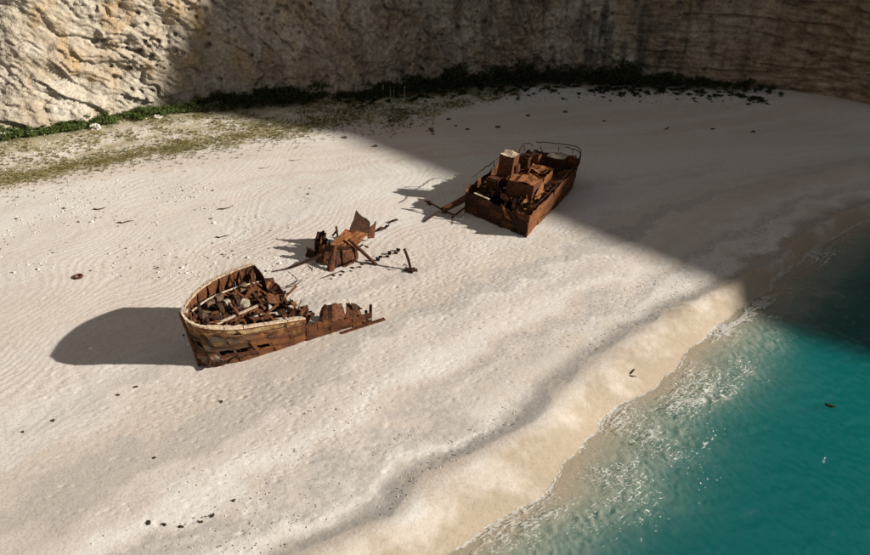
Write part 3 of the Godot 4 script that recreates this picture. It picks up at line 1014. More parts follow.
	# big curled plate leaning inwards on the near side
	part(t, "curled_plate", plate(Vector3(-9.1, 0.9, -37.9), Vector3(-6.6, 0.8, -39.0), Vector3(-7.2, 1.95, -39.9), Vector3(-8.8, 1.75, -39.5), 0.05, 0.25, [0, 0.2, 0.3, 0.2], 6, 5, 0.3), M.rust_brown)
	part(t, "curled_plate", plate(Vector3(-7.0, 0.9, -39.0), Vector3(-5.7, 0.7, -39.5), Vector3(-6.0, 1.35, -40.2), Vector3(-6.9, 1.9, -40.0), 0.05, 0.2, [0, 0.1, 0.3, 0.1], 4, 4, 0.15), M.rust_brown)
	part(t, "torn_plate", plate(Vector3(-6.4, 1.3, -39.6), Vector3(-5.6, 1.1, -40.0), Vector3(-6.0, 1.4, -40.2), Vector3(-6.6, 1.95, -39.9), 0.05, 0.1, [0, 0.1, 0.2, 0], 3, 3), M.rust_dark)
	# heap of fallen plates and frames filling the open hold
	for k in 95:
		var u := rng.randf_range(0.52, 1.16)
		var w := rng.randf_range(0.14, 0.80) * (1.0 if u < 1.0 else 0.75)
		var q: Vector3 = deck.call(minf(u, 1.0), w)
		if u > 1.0: q += Vector3(0.72, -0.35, -0.69) * (u - 1.0) * 8.0
		q.y = maxf(q.y + rng.randf_range(-0.8, 0.3) + 0.35 * sin(w * PI), 0.2)
		var m: Material = [M.rust_dark, M.rust_dark, M.rust_brown, M.rust_brown, M.rust_brown, M.rust_orange, M.rust_brown][rng.randi() % 7]
		if k % 50 == 0: m = M.rust_grey
		if rng.randf() < 0.55:
			var e := Vector3(rng.randf_range(-1, 1), rng.randf_range(-0.3, 0.6), rng.randf_range(-1, 1)).normalized() * rng.randf_range(0.5, 1.7) * smoothstep(0.0, 0.4, w)
			if w < 0.3: e.z = -absf(e.z)
			part(t, "fallen_frame", beam(q, q + e, rng.randf_range(0.06, 0.12), rng.randf_range(0.1, 0.22)), m)
		else:
			var e1 := Vector3(rng.randf_range(-1, 1), rng.randf_range(-0.3, 0.3), rng.randf_range(-1, 1)).normalized() * rng.randf_range(0.4, 1.2)
			var e2 := e1.cross(Vector3(rng.randf_range(-1, 1), rng.randf_range(0.4, 1), rng.randf_range(-1, 1))).normalized() * rng.randf_range(0.3, 0.9)
			if e2.y < 0: e2 = -e2
			part(t, "fallen_plate", plate(q, q + e1, q + e1 + e2, q + e2, 0.04, 0.12, [0.1, 0.15, 0.2, 0.1], 3, 3), m)
	# dark jagged bulkhead remains where the white rail ends
	for k in 5:
		var q := Vector3(-10.2 - k * 0.62, 0.4 + k * 0.25, -38.0 - k * 0.6)
		part(t, "bulkhead_plate", plate(q, q + Vector3(-0.62, 0, -0.6), q + Vector3(-0.66, 1.5 + 0.3 * sin(k * 2.3), -0.55), q + Vector3(0.1, 1.5 + 0.4 * sin(k * 1.3), 0.05), 0.05, 0.12, [0, 0.1, 0.5, 0.1], 5, 4), M.rust_dark)
	# hold bottom, so that no sand shows through the deck
	for k in 4:
		var q: Vector3 = deck.call(0.3 + k * 0.2, 0.1)
		var q2: Vector3 = deck.call(0.5 + k * 0.2, 0.1)
		var q3: Vector3 = deck.call(0.5 + k * 0.2, 0.9)
		var q4: Vector3 = deck.call(0.3 + k * 0.2, 0.9)
		q.y = 0.45; q2.y = 0.4; q3.y = 0.4; q4.y = 0.45
		part(t, "hold_plating", plate(q, q2, q3, q4, 0.06, 0.25, [0.05, 0.05, 0.05, 0.05], 5, 5), M.rust_dark)


func hole_plate(t: Node3D, fn: Callable, u0: float, u1: float, v0: float, v1: float, cut: float) -> void:
	# a plate with a ragged hole: four strips round the opening, one mesh
	var st := start()
	var uc0 := lerpf(u0, u1, 0.5 - cut)
	var uc1 := lerpf(u0, u1, 0.5 + cut)
	var vc0 := lerpf(v0, v1, 0.30)
	var vc1 := lerpf(v0, v1, 0.72)
	for r in [[u0, u1, v0, vc0], [u0, u1, vc1, v1], [u0, uc0, vc0, vc1], [uc1, u1, vc0, vc1]]:
		var a: Vector3 = fn.call(r[0], r[2])
		var b: Vector3 = fn.call(r[1], r[2])
		var c: Vector3 = fn.call(r[1], r[3])
		var d: Vector3 = fn.call(r[0], r[3])
		var tear := 0.12
		st.set_color(hull_color((a + c) * 0.5, (r[0] + r[1]) * 0.5, (r[2] + r[3]) * 0.5, 0))
		add_plate(st, a, b, c, d, 0.05, 0.03, [tear if r[2] == vc1 else 0.0, tear if r[1] == uc0 else 0.0, tear if r[3] == vc0 else 0.0, tear if r[0] == uc1 else 0.0], 5, 2)
	part(t, "hull_plate", st.commit(), M.hull)


func rail_cap(near: bool, u0: float, u1: float, width: float) -> ArrayMesh:
	var st := start()
	var prev := []
	for i in 5:
		var u := lerpf(u0 + 0.002, u1 - 0.002, i / 4.0)
		var p := bow_side(near, u, 1.0)
		var other := bow_side(not near, minf(u + 0.06, 1.0), 1.0)
		var inw := other - p
		inw.y = 0.0
		inw = inw.normalized() if inw.length() > 0.6 else Vector3(0.7, 0, -0.71)
		if u < 0.12: inw = inw.lerp(Vector3(0.7, 0, -0.71), 1.0 - u / 0.12).normalized()
		var o := p - inw * 0.06 + Vector3(0, 0.09, 0)
		var w := width * (1.0 + 0.25 * rng.randf_range(-1, 1) * (1.0 if i in [1, 2, 3] else 0.3))
		var n := p + inw * w + Vector3(0, 0.07, 0)
		var cur := [o, n, n - Vector3(0, 0.09, 0), o - Vector3(0, 0.12, 0)]
		if prev.size():
			for k in 4:
				var l := (k + 1) % 4
				if near: quad(st, prev[k], prev[l], cur[l], cur[k])
				else: quad(st, prev[l], prev[k], cur[k], cur[l])
		if i == 0 or i == 4:
			quad(st, cur[0], cur[1], cur[2], cur[3])
		prev = cur
	return st.commit()


# ---------------------------------------------------------------- stern wreck
func box_house(t: Node3D, called: String, at: Vector3, ex: Vector3, ez: Vector3, h: float, lean: Vector3, wall: Material, roof: Material, torn := 0.15) -> MeshInstance3D:
	# a deckhouse of four wall plates and a roof plate; the roof carries the name, walls are its pieces
	var up := Vector3(0, h, 0) + lean
	var c := [at, at + ex, at + ex + ez, at + ez]
	var st := start()
	add_plate(st, c[0] + up, c[1] + up, c[2] + up, c[3] + up, 0.06, 0.11 * minf(ex.length(), ez.length()), [torn * 0.6, torn * 0.6, torn * 0.6, torn * 0.6], 6, 6)
	var body := part(t, called, st.commit(), roof)
	for k in 4:
		var a: Vector3 = c[k]
		var b: Vector3 = c[(k + 1) % 4]
		var w := MeshInstance3D.new()
		w.name = "wall_plate"
		w.mesh = plate(a, b, b + up * 0.985, a + up * 0.985, 0.05, 0.08, [0, 0, torn * 0.5, 0], 4, 4)
		w.material_override = wall
		body.add_child(w, true)
	return body


func make_stern_wreck() -> void:
	var t := thing("stern_wreck", "rusted stern section of a wrecked ship crowded with broken deckhouses", "shipwreck", Vector3(9.5, 0, -62.5))
	var A := Vector3(3.1, 0, -59.6)
	var B := Vector3(9.05, 0, -54.0)
	var top := [Vector3(9.15, 2.45, -54.1), Vector3(11.7, 2.6, -58.2), Vector3(14.2, 2.8, -62.4), Vector3(16.1, 3.0, -65.8), Vector3(16.6, 3.1, -67.9), Vector3(15.6, 3.1, -69.3), Vector3(13.4, 3.05, -70.2), Vector3(10.9, 3.0, -70.2), Vector3(8.6, 3.3, -67.6), Vector3(6.0, 3.1, -64.0), Vector3(3.2, 2.7, -59.9)]
	var foot := [Vector3(9.0, -0.5, -54.0), Vector3(11.5, -0.5, -58.3), Vector3(13.9, -0.5, -62.4), Vector3(15.5, -0.5, -65.3), Vector3(15.6, -0.5, -66.8), Vector3(14.6, -0.5, -68.0), Vector3(13.0, -0.5, -68.9), Vector3(11.2, -0.5, -69.0), Vector3(8.8, -0.5, -67.2), Vector3(6.1, -0.5, -64.0), Vector3(3.2, -0.5, -59.8)]
	var side := func(u: float, v: float) -> Vector3:
		return spline(foot, u).lerp(spline(top, u), v)
	var vs := [0.0, 0.34, 0.67, 1.0]
	for r in 3:
		for k in 16:
			part(t, "hull_plate", side_plate(side, k / 16.0, (k + 1) / 16.0, vs[r], vs[r + 1], 5, 3, 0.05, 0.12, 0.16 if r == 2 else 0.0, 3), M.hull)
	# torn cross section: bulkhead plates between A and B
	for r in 3:
		for k in 5:
			var u0 := k / 5.0
			var u1 := (k + 1) / 5.0
			var sag := [1.0, 0.97, 0.92, 0.84, 0.92, 1.0]
			var a := A.lerp(B, u0)
			var b := A.lerp(B, u1)
			var h0: float = lerpf(2.25, 2.3, u0) * sag[k]
			var h1: float = lerpf(2.25, 2.3, u1) * sag[k + 1]
			var lo := -0.5 if r == 0 else r / 3.0
			var inn := Vector3(0.35, 0, -0.5)
			part(t, "bulkhead_plate", plate(a + inn * (r * 0.2) + Vector3(0, lo * h0 if r else -0.5, 0), b + inn * (r * 0.2) + Vector3(0, lo * h1 if r else -0.5, 0), b + inn * ((r + 1) * 0.2) + Vector3(0, (r + 1) / 3.0 * h1, 0), a + inn * ((r + 1) * 0.2) + Vector3(0, (r + 1) / 3.0 * h0, 0), 0.05, 0.14, [0, 0, 0.25 if r == 2 else 0.0, 0], 4, 3), M.rust_dark if (k + r) % 3 else M.rust_brown)
	for k in 3:
		var hp := [A.lerp(B, 0.06 + k * 0.3) + Vector3(0.7, 0.5, -1.0), A.lerp(B, 0.34 + k * 0.3) + Vector3(0.7, 0.5, -1.0)]
		part(t, "hold_plating", plate(hp[0], hp[1], hp[1] + Vector3(2.2, 0.1, -3.6), hp[0] + Vector3(2.2, 0.1, -3.6), 0.06, 0.25, [0.05, 0.05, 0.05, 0.05], 4, 4), M.rust_dark)
	# pale lip and a bright bent strip at the top of the torn end
	part(t, "bulkhead_lip", beam(A.lerp(B, 0.12) + Vector3(0.3, 2.3, -0.4), A.lerp(B, 0.36) + Vector3(0.3, 2.2, -0.4), 0.25, 0.06), M.bleached)
	part(t, "bent_plate", plate(Vector3(7.0, 1.15, -55.9), Vector3(7.7, 1.0, -55.3), Vector3(7.0, 2.0, -56.6), Vector3(6.6, 2.3, -56.8), 0.05, 0.1, [0.1, 0.1, 0.1, 0.1], 4, 4), M.rust_orange)
	# deck
	var deck := func(u: float, w: float) -> Vector3:
		var l := spline([Vector3(3.6, 1.75, -59.6), Vector3(6.2, 1.95, -63.6), Vector3(8.8, 2.15, -67.2), Vector3(11.2, 2.3, -69.8)], u)
		var r := spline([Vector3(8.8, 1.75, -54.6), Vector3(11.3, 1.95, -58.4), Vector3(13.8, 2.15, -62.6), Vector3(15.7, 2.3, -66.8)], u)
		return l.lerp(r, w)
	for k in 6:
		for l in 4:
			if k == 0 and l in [1, 2]: continue
			var a: Vector3 = deck.call(k / 6.0, l / 4.0)
			var b: Vector3 = deck.call((k + 0.97) / 6.0, l / 4.0)
			var c: Vector3 = deck.call((k + 0.97) / 6.0, (l + 0.97) / 4.0)
			var e: Vector3 = deck.call(k / 6.0, (l + 0.97) / 4.0)
			part(t, "deck_plate", plate(a, b, c, e, 0.05, 0.12, [0.05, 0.05, 0.05, 0.1], 3, 3), [M.rust_dark, M.rust_brown, M.rust_dark][rng.randi() % 3])
	var fx := Vector3(0.515, 0.02, -0.857)   # aft along the ship
	var rx := Vector3(0.70, 0, 0.45).normalized()   # to the near side
	# tall casing with a pale top, leaning
	box_house(t, "tall_casing", Vector3(6.6, 2.1, -62.9), rx * 1.7, fx * 1.4, 3.0, Vector3(0.35, 0, -0.2), M.rust_brown, M.bleached, 0.1)
	part(t, "hooked_pipe", tube([Vector3(9.1, 4.0, -64.1), Vector3(9.2, 5.2, -64.3), Vector3(9.6, 5.75, -64.5), Vector3(10.2, 5.8, -64.6), Vector3(10.7, 5.4, -64.7)], 0.06, 0.05, 6), M.rust_dark)
	# front deckhouse, bright roof
	box_house(t, "deckhouse", Vector3(7.3, 1.7, -59.3), rx * 2.9, fx * 2.3, 2.15, Vector3(0.2, 0, 0.15), M.rust_brown, M.rust_orange, 0.15)
	# second house behind it, lower, roof sagging
	box_house(t, "deckhouse", Vector3(9.2, 2.0, -62.2), rx * 2.5, fx * 2.4, 1.55, Vector3(0.35, 0, -0.25), M.rust_orange, M.rust_orange, 0.8)
	# slatted locker on the far side
	var sl := box_house(t, "slatted_locker", Vector3(5.4, 1.9, -60.7), rx * 1.5, fx * 1.1, 1.5, Vector3.ZERO, M.rust_dark, M.rust_brown, 0.2)
	for k in 6:
		var q := Vector3(5.4, 1.9, -60.7) + rx * (0.1 + k * 0.26) - fx * 0.07
		var s := MeshInstance3D.new()
		s.name = "slat"
		s.mesh = beam(q, q + Vector3(0, 1.45, 0), 0.14, 0.05)
		s.material_override = M.rust_orange
		sl.add_child(s, true)
	# standing tank, pale crate-like house, small boxes
	part(t, "tank", tube([Vector3(8.7, 2.2, -63.0), Vector3(8.7, 3.9, -63.0), Vector3(8.7, 4.0, -63.0), Vector3(8.7, 4.02, -63.0)], 0.5, 0.46, 12, 0.03), M.rust_brown)
	box_house(t, "pale_house", Vector3(12.3, 2.3, -65.9), rx * 2.1, fx * 1.7, 1.5, Vector3(0.1, 0, 0), M.rust_dark, M.pale_grey, 0.2)
	box_house(t, "small_locker", Vector3(10.6, 2.3, -66.3), rx * 1.1, fx * 1.0, 1.6, Vector3.ZERO, M.rust_orange, M.rust_dark, 0.3)
	box_house(t, "small_locker", Vector3(9.3, 2.3, -65.8), rx * 1.2, fx * 1.0, 1.7, Vector3(0.1, 0, 0), M.rust_brown, M.rust_dark, 0.4)
	# hanging front sheets by the near side of the house
	part(t, "hanging_sheet", plate(Vector3(10.2, 1.6, -57.9), Vector3(11.5, 1.7, -60.0), Vector3(11.3, 3.4, -60.2), Vector3(10.3, 3.2, -58.2), 0.05, 0.2, [0.3, 0.2, 0.3, 0.2], 5, 5, 0.2), M.rust_orange)
	part(t, "hanging_sheet", plate(Vector3(9.0, 1.7, -55.9), Vector3(10.0, 1.8, -57.6), Vector3(9.3, 2.6, -57.7), Vector3(8.4, 2.5, -56.3), 0.05, 0.2, [0.2, 0.2, 0.3, 0.2], 5, 5), M.rust_orange)
	# rails and stanchions along both sides and round the stern
	for k in 22:
		var u := 0.06 + k * 0.041
		if u > 0.95: continue
		var p := spline(top, u)
		if k % 2 == 0: part(t, "stanchion", beam(p - Vector3(0, 0.15, 0), p + Vector3(rng.randf_range(-0.1, 0.1), rng.randf_range(0.35, 0.8), rng.randf_range(-0.1, 0.1)), 0.07, 0.07), M.rust_dark)
	for lev in [[0.30, 0.66, 0.75], [0.28, 0.52, 0.4], [0.03, 0.34, 0.32], [0.80, 0.97, 0.5]]:
		var path := []
		for k in 25:
			var u := lerpf(lev[0], lev[1], k / 24.0)
			path.append(spline(top, u) + Vector3(0, lev[2] + 0.12 * noise_b.get_noise_1d(k * 0.35 + lev[2] * 20.0), 0))
		part(t, "hand_rail", tube(path, 0.05, 0.05, 5), M.rust_dark)
	for k in 9:
		var u := 0.04 + k * 0.035
		var a := spline(top, u)
		var b: Vector3 = deck.call(clampf(u * 3.0, 0.0, 1.0), 0.9)
		part(t, "bulwark_stay", plate(b, a.lerp(b, 0.4) - Vector3(0, 0.2, 0), a, b.lerp(a, 0.3) + Vector3(0, 0.5, 0), 0.05, 0.03, [0, 0, 0.1, 0.05], 2, 2), M.rust_dark if k % 2 else M.rust_orange)
	# rubbish on deck
	for k in 120:
		var u := rng.randf_range(0.02, 0.99)
		var w := rng.randf_range(0.04, 0.96)
		var q: Vector3 = deck.call(u, w) + Vector3(0, rng.randf_range(0.0, 0.5), 0)
		var m: Material = [M.rust_dark, M.rust_dark, M.rust_brown, M.rust_orange][rng.randi() % 4]
		var e := Vector3(rng.randf_range(-1, 1), rng.randf_range(-0.1, 0.9), rng.randf_range(-1, 1)).normalized() * rng.randf_range(0.4, 1.2)
		if rng.randf() < 0.55:
			part(t, "fallen_frame", beam(q, q + e, rng.randf_range(0.05, 0.11), rng.randf_range(0.06, 0.16)), m)
		else:
			var e2 := e.cross(Vector3(rng.randf_range(-1, 1), rng.randf_range(0, 1), rng.randf_range(-1, 1))).normalized() * rng.randf_range(0.3, 0.8)
			if e2.y < 0: e2 = -e2
			part(t, "fallen_plate", plate(q, q + e, q + e + e2, q + e2, 0.04, 0.1, [0.1, 0.15, 0.2, 0.1], 3, 3), m)
	# torn feet of the plating along the sand at the cross section
	for k in 9:
		var p := A.lerp(B, rng.randf_range(0.5, 1.02)) + Vector3(0, 0, 0.1)
		part(t, "torn_plate", plate(p + Vector3(0, -0.3, 0), p + Vector3(0.4, -0.3, 0.35), p + Vector3(0.35, rng.randf_range(0.2, 0.6), 0.4), p + Vector3(0.05, rng.randf_range(0.2, 0.6), 0.1), 0.04, 0.1, [0, 0.1, 0.2, 0.1], 2, 2), M.rust_dark)


# ---------------------------------------------------------------- wreckage between the two halves
func make_middle_wreckage() -> void:
	var t := thing("hull_wreckage", "heap of twisted rusted hull plates with upright fin between bow and stern wrecks", "wreckage", Vector3(-9, 0, -49.5))
	part(t, "fin_plate", plate(Vector3(-8.1, 1.7, -51.3), Vector3(-6.3, 0.8, -52.6), Vector3(-6.1, 2.2, -52.9), Vector3(-7.3, 3.7, -52.3), 0.07, 0.1, [0, 0.1, 0.15, 0], 5, 5), M.rust_dark)
	part(t, "fin_plate", plate(Vector3(-6.5, 0.6, -52.5), Vector3(-5.9, 0.3, -53.2), Vector3(-5.6, 2.3, -53.4), Vector3(-6.2, 1.7, -52.8), 0.06, 0.1, [0, 0.1, 0.3, 0], 3, 4), M.rust_brown)
	part(t, "slab_plate", plate(Vector3(-9.5, 1.7, -49.3), Vector3(-7.2, 1.2, -49.9), Vector3(-6.2, 1.5, -51.9), Vector3(-8.4, 2.2, -51.6), 0.08, 0.15, [0.1, 0.2, 0.1, 0.1], 6, 5), M.rust_orange)
	part(t, "slab_plate", plate(Vector3(-8.7, 0.1, -48.2), Vector3(-7.0, 0.1, -49.3), Vector3(-7.1, 1.3, -49.9), Vector3(-9.3, 1.7, -49.2), 0.06, 0.2, [0, 0.2, 0.1, 0.1], 5, 5), M.rust_brown)
	part(t, "slab_plate", plate(Vector3(-11.0, 0.2, -48.7), Vector3(-9.6, 0.3, -48.2), Vector3(-9.2, 1.8, -49.4), Vector3(-10.8, 1.3, -50.1), 0.06, 0.2, [0.1, 0.2, 0.2, 0.2], 5, 5), M.rust_brown)
	part(t, "curved_fin", plate(Vector3(-9.9, -0.2, -47.3), Vector3(-9.0, -0.2, -47.0), Vector3(-8.9, 1.7, -49.0), Vector3(-9.3, 1.75, -49.2), 0.07, 0.15, [0, 0.1, 0, 0.1], 4, 6, 0.14), M.rust_brown)
	part(t, "curved_fin", plate(Vector3(-8.9, -0.2, -47.5), Vector3(-8.2, -0.2, -48.3), Vector3(-8.5, 1.6, -49.6), Vector3(-9.0, 1.6, -49.2), 0.07, 0.1, [0, 0.05, 0, 0.05], 4, 5, -0.1), M.rust_dark)
	part(t, "curved_fin", plate(Vector3(-8.2, 0.0, -47.9), Vector3(-7.2, 0.1, -48.9), Vector3(-7.2, 1.2, -49.8), Vector3(-8.5, 1.5, -49.4), 0.06, 0.12, [0.1, 0.2, 0.1, 0], 4, 4, 0.1), M.rust_brown)
	part(t, "torn_block", plate(Vector3(-11.5, -0.1, -50.3), Vector3(-9.8, -0.1, -50.9), Vector3(-10.1, 2.2, -51.1), Vector3(-11.0, 2.1, -50.9), 0.3, 0.2, [0, 0.3, 0.2, 0.35], 4, 4), M.rust_dark)
	part(t, "torn_block", plate(Vector3(-11.9, 0.3, -49.4), Vector3(-11.0, 0.3, -49.0), Vector3(-10.9, 1.2, -49.3), Vector3(-11.9, 1.3, -49.7), 0.3, 0.15, [0.1, 0.15, 0.2, 0.2], 4, 4), M.rust_dark)
	part(t, "bracket", beam(Vector3(-9.0, 1.7, -50.6), Vector3(-9.1, 2.75, -50.9), 0.22, 0.1), M.rust_dark)
	part(t, "bracket", beam(Vector3(-9.5, 1.9, -50.6), Vector3(-9.0, 2.4, -50.9), 0.18, 0.1), M.rust_dark)
	part(t, "girder", beam(Vector3(-9.4, 1.55, -49.1), Vector3(-7.7, 1.45, -49.3), 0.22, 0.28), M.rust_brown)
	part(t, "girder", tube([Vector3(-10.3, 1.0, -48.7), Vector3(-11.8, 0.5, -48.2), Vector3(-13.2, 0.12, -47.75), Vector3(-14.6, 0.02, -47.3)], 0.16, 0.07, 6, 0.1), M.rust_dark)
	for k in 26:
		var q := Vector3(rng.randf_range(-11.4, -6.6), rng.randf_range(0.0, 1.1), rng.randf_range(-52.0, -48.4))
		var e := Vector3(rng.randf_range(-1, 1), rng.randf_range(-0.2, 0.6), rng.randf_range(-1, 1)).normalized() * rng.randf_range(0.4, 1.3)
		var m: Material = [M.rust_dark, M.rust_brown, M.rust_dark][rng.randi() % 3]
		if k % 2:
			part(t, "fallen_frame", beam(q, q + e, 0.1, 0.14), m)
		else:
			var e2 := e.cross(Vector3(rng.randf_range(-1, 1), 0.3, rng.randf_range(-1, 1))).normalized() * rng.randf_range(0.4, 0.9)
			if e2.y < 0: e2 = -e2
			part(t, "fallen_plate", plate(q, q + e, q + e + e2, q + e2, 0.05, 0.12, [0.1, 0.15, 0.2, 0.1], 3, 3), m)
	# spar leaning out of the heap onto the sand
	single("fallen_spar", tube([Vector3(-7.9, 1.9, -50.0), Vector3(-6.7, 1.05, -49.3), Vector3(-5.3, 0.08, -48.4)], 0.16, 0.15, 8, 0.05), M.rust_brown, "round rusted spar leaning from the plate heap down to the sand", "spar")


func make_small_wreckage() -> void:
	# rib stubs of the buried keel
	var t := thing("buried_keel", "row of rusted rib stubs of a buried keel showing through the sand", "wreckage", Vector3(-6.5, 0, -48.5))
	var k0 := Vector3(-10.1, 0, -46.0)
	var k1 := Vector3(-3.4, 0, -51.4)
	part(t, "keel_bar", tube([k0 + Vector3(0, 0.05, 0), k0.lerp(k1, 0.12) + Vector3(0, 0.08, 0), k0.lerp(k1, 0.33) + Vector3(0, -0.02, 0)], 0.07, 0.09, 6), M.rust_dark)
	for k in 17:
		var f := 0.02 + k / 17.0
		var p := k0.lerp(k1, f) + Vector3(0.22 * (k % 2), -0.1, 0.2 * (k % 2))
		var h := (0.2 + 0.28 * f) * rng.randf_range(0.7, 1.25)
		part(t, "rib_stub", plate(p, p + Vector3(0.26, 0, 0.24), p + Vector3(0.30 + 0.1 * f, h + 0.1, 0.3), p + Vector3(-0.05, h, 0.0), 0.08, 0.05, [0, 0.05, 0.1, 0.05], 2, 2), M.rust_dark)
	# single iron post with a clump at its foot
	var p := thing("iron_post", "short leaning iron post with a tangled clump at its foot", "post", Vector3(-2.4, 0, -47.7))
	part(p, "shaft", tube([Vector3(-2.15, 0.0, -47.5), Vector3(-2.35, 0.9, -47.9), Vector3(-2.75, 1.75, -48.5)], 0.12, 0.13, 7, 0.1), M.rust_dark)
	part(p, "foot_plate", plate(Vector3(-2.9, 0.02, -47.4), Vector3(-1.8, 0.02, -47.0), Vector3(-1.8, 0.4, -47.4), Vector3(-2.7, 0.35, -47.7), 0.15, 0.1, [0, 0.1, 0.1, 0.1], 4, 3), M.rust_dark)
	part(p, "clump", lump(Vector3(0.9, 0.5, 0.7), 0.9, 4.0), M.rust_dark).position += Vector3(-2.1, 0.15, -47.4)
	part(p, "hook", tube([Vector3(-2.5, 0.5, -47.5), Vector3(-2.7, 0.75, -47.5), Vector3(-2.85, 0.6, -47.4)], 0.06, 0.05, 5), M.rust_dark)
	# cables
	single("steel_cable", tube([Vector3(-13.4, 0.03, -47.6), Vector3(-12.6, 0.05, -46.7), Vector3(-12.0, 0.06, -45.9), Vector3(-12.1, 0.3, -44.9), Vector3(-12.3, 1.2, -43.2)], 0.035, 0.035, 5), M.rust_dark, "rusty wire cable drooping from the bow wreck to the long girder", "cable")
	single("steel_cable", tube([Vector3(-11.1, 0.3, -48.4), Vector3(-11.0, 0.04, -47.2), Vector3(-11.5, 0.04, -46.0), Vector3(-12.0, 0.1, -45.0), Vector3(-12.4, 1.1, -43.1)], 0.035, 0.035, 5), M.rust_dark, "rusty wire cable curving over sand from plate heap to bow wreck", "cable")
	single("steel_cable", tube([Vector3(-7.6, 0.04, -48.0), Vector3(-5.4, 0.03, -48.1), Vector3(-3.8, 0.03, -47.8), Vector3(-2.7, 0.05, -47.5)], 0.03, 0.03, 5), M.rust_dark, "thin taut wire on the sand ending at the iron post", "cable")
	# plank lying by the torn end of the bow
	single("iron_bar", beam(Vector3(-7.2, 0.05, -38.2), Vector3(-4.0, 0.12, -40.0), 0.28, 0.16), M.rust_brown, "long flat rusted bar on the sand beside the bow wreck's torn end", "iron bar")
	# broken mast fallen from the stern
	var m := thing("fallen_mast", "broken lattice mast with crossed spars fallen against the stern wreck", "mast", Vector3(1.0, 0, -58.8))
	var mt := part(m, "mast_tube", tube([Vector3(3.5, 1.5, -60.2), Vector3(2.2, 1.0, -59.5), Vector3(0.9, 0.6, -58.9)], 0.36, 0.3, 9, 0.05), M.rust_brown)
	part(m, "mast_tip", tube([Vector3(1.1, 0.65, -59.0), Vector3(0.0, 0.35, -58.3), Vector3(-1.1, 0.05, -57.2)], 0.14, 0.09, 7), M.rust_dark)
	part(m, "cross_spar", tube([Vector3(-1.1, 1.0, -60.2), Vector3(-0.2, 0.85, -59.6), Vector3(0.9, 0.55, -58.8), Vector3(2.0, 0.3, -58.2)], 0.10, 0.10, 6), M.rust_dark)
	part(m, "leg_strut", tube([Vector3(1.7, 0.05, -57.9), Vector3(2.4, 0.45, -58.4), Vector3(3.4, 0.9, -59.2)], 0.10, 0.10, 6), M.rust_dark)
	part(m, "bracket", plate(Vector3(-0.9, 0.6, -60.1), Vector3(-0.4, 0.5, -59.8), Vector3(-0.4, 1.1, -59.8), Vector3(-0.8, 1.2, -60.1), 0.1, 0.05, [0.1, 0.1, 0.1, 0.1], 3, 3), M.rust_dark)
	part(mt, "bracket", plate(Vector3(0.5, 0.3, -58.6), Vector3(1.3, 0.2, -58.4), Vector3(1.4, 0.9, -58.6), Vector3(0.6, 1.0, -58.9), 0.1, 0.05, [0.1, 0.1, 0.1, 0.1], 3, 3), M.rust_dark)
	# scraps beyond the plate heap
	for s in [[-5.5, -54.9, 1.4, "crumpled rusted plate lying behind the upright fin plate"], [-4.3, -56.9, 1.1, "bent strip of rusted scrap in the sand towards the stern wreck"], [-4.9, -55.6, 0.7, "small rusted scrap between the fin plate and the bent strip"]]:
		var q := Vector3(s[0], ground(s[0], s[1]), s[1])
		single("rusted_scrap", plate(q + Vector3(-s[2] * 0.5, 0, 0.25), q + Vector3(s[2] * 0.5, 0.1, -0.35), q + Vector3(s[2] * 0.45, 0.3, -0.6), q + Vector3(-s[2] * 0.3, 0.25, -0.2), 0.08, 0.2, [0.1, 0.2, 0.2, 0.2], 5, 3, 0.15), M.rust_dark, s[3], "scrap")


# ---------------------------------------------------------------- plants
func leaf_ball(size: Vector3, count: int, leaf: float, sd: int) -> ArrayMesh:
	# a crown of separate leaf faces gathered in clumps
	var r := RandomNumberGenerator.new()
	r.seed = sd
	var st := start()
	var clumps := []
	for k in 9:
		clumps.append(Vector3(r.randf_range(-0.36, 0.36) * size.x, r.randf_range(0.12, 0.72) * size.y, r.randf_range(-0.36, 0.36) * size.z))
	for k in count:
		var c: Vector3 = clumps[k % clumps.size()]
		var d := Vector3(r.randfn(), r.randfn(), r.randfn()).normalized() * pow(r.randf(), 0.4)
		var p := c + d * size * Vector3(0.24, 0.26, 0.24)
		p.y = maxf(p.y, 0.02)
		var n := (d + Vector3(r.randf_range(-1, 1), r.randf_range(-0.2, 1.2), r.randf_range(-1, 1))).normalized()
		var a := n.cross(Vector3(r.randf_range(-1, 1), r.randf_range(-1, 1), r.randf_range(-1, 1))).normalized() * leaf * r.randf_range(0.6, 1.3)
		var b := n.cross(a).normalized() * a.length() * r.randf_range(0.35, 0.6)
		quad(st, p - a, p - b, p + a, p + b)
	return st.commit()


func grass_tuft(blades: int, h: float, sd: int) -> ArrayMesh:
	var r := RandomNumberGenerator.new()
	r.seed = sd
	var st := start()
	for k in blades:
		var a := r.randf() * TAU
		var o := Vector3(cos(a), 0, sin(a)) * r.randf_range(0.0, 0.22)
		var tip := o + Vector3(cos(a) * r.randf_range(0.05, 0.35), h * r.randf_range(0.6, 1.2), sin(a) * r.randf_range(0.05, 0.35))
		var w := Vector3(-sin(a), 0, cos(a)) * r.randf_range(0.03, 0.06)
		tri(st, o - w, tip, o + w)
	return st.commit()


func multi(called: String, mesh: Mesh, mat: Material, places: Array, label: String, category: String) -> void:
	var mm := MultiMesh.new()
	mm.transform_format = MultiMesh.TRANSFORM_3D
	mm.mesh = mesh
	mm.instance_count = places.size()
	for k in places.size(): mm.set_instance_transform(k, places[k])
	var o := MultiMeshInstance3D.new()
	o.name = numbered(called)
	o.multimesh = mm
	o.material_override = mat
	add_child(o)
	tag(o, label, category, "", "stuff")


func stand(x: float, z: float, size: float, sink := 0.0) -> Transform3D:
	var b := Basis(Vector3.UP, rng.randf() * TAU).scaled(Vector3(size, size * rng.randf_range(0.75, 1.2), size))
	return Transform3D(b, Vector3(x, ground(x, z) - sink, z))


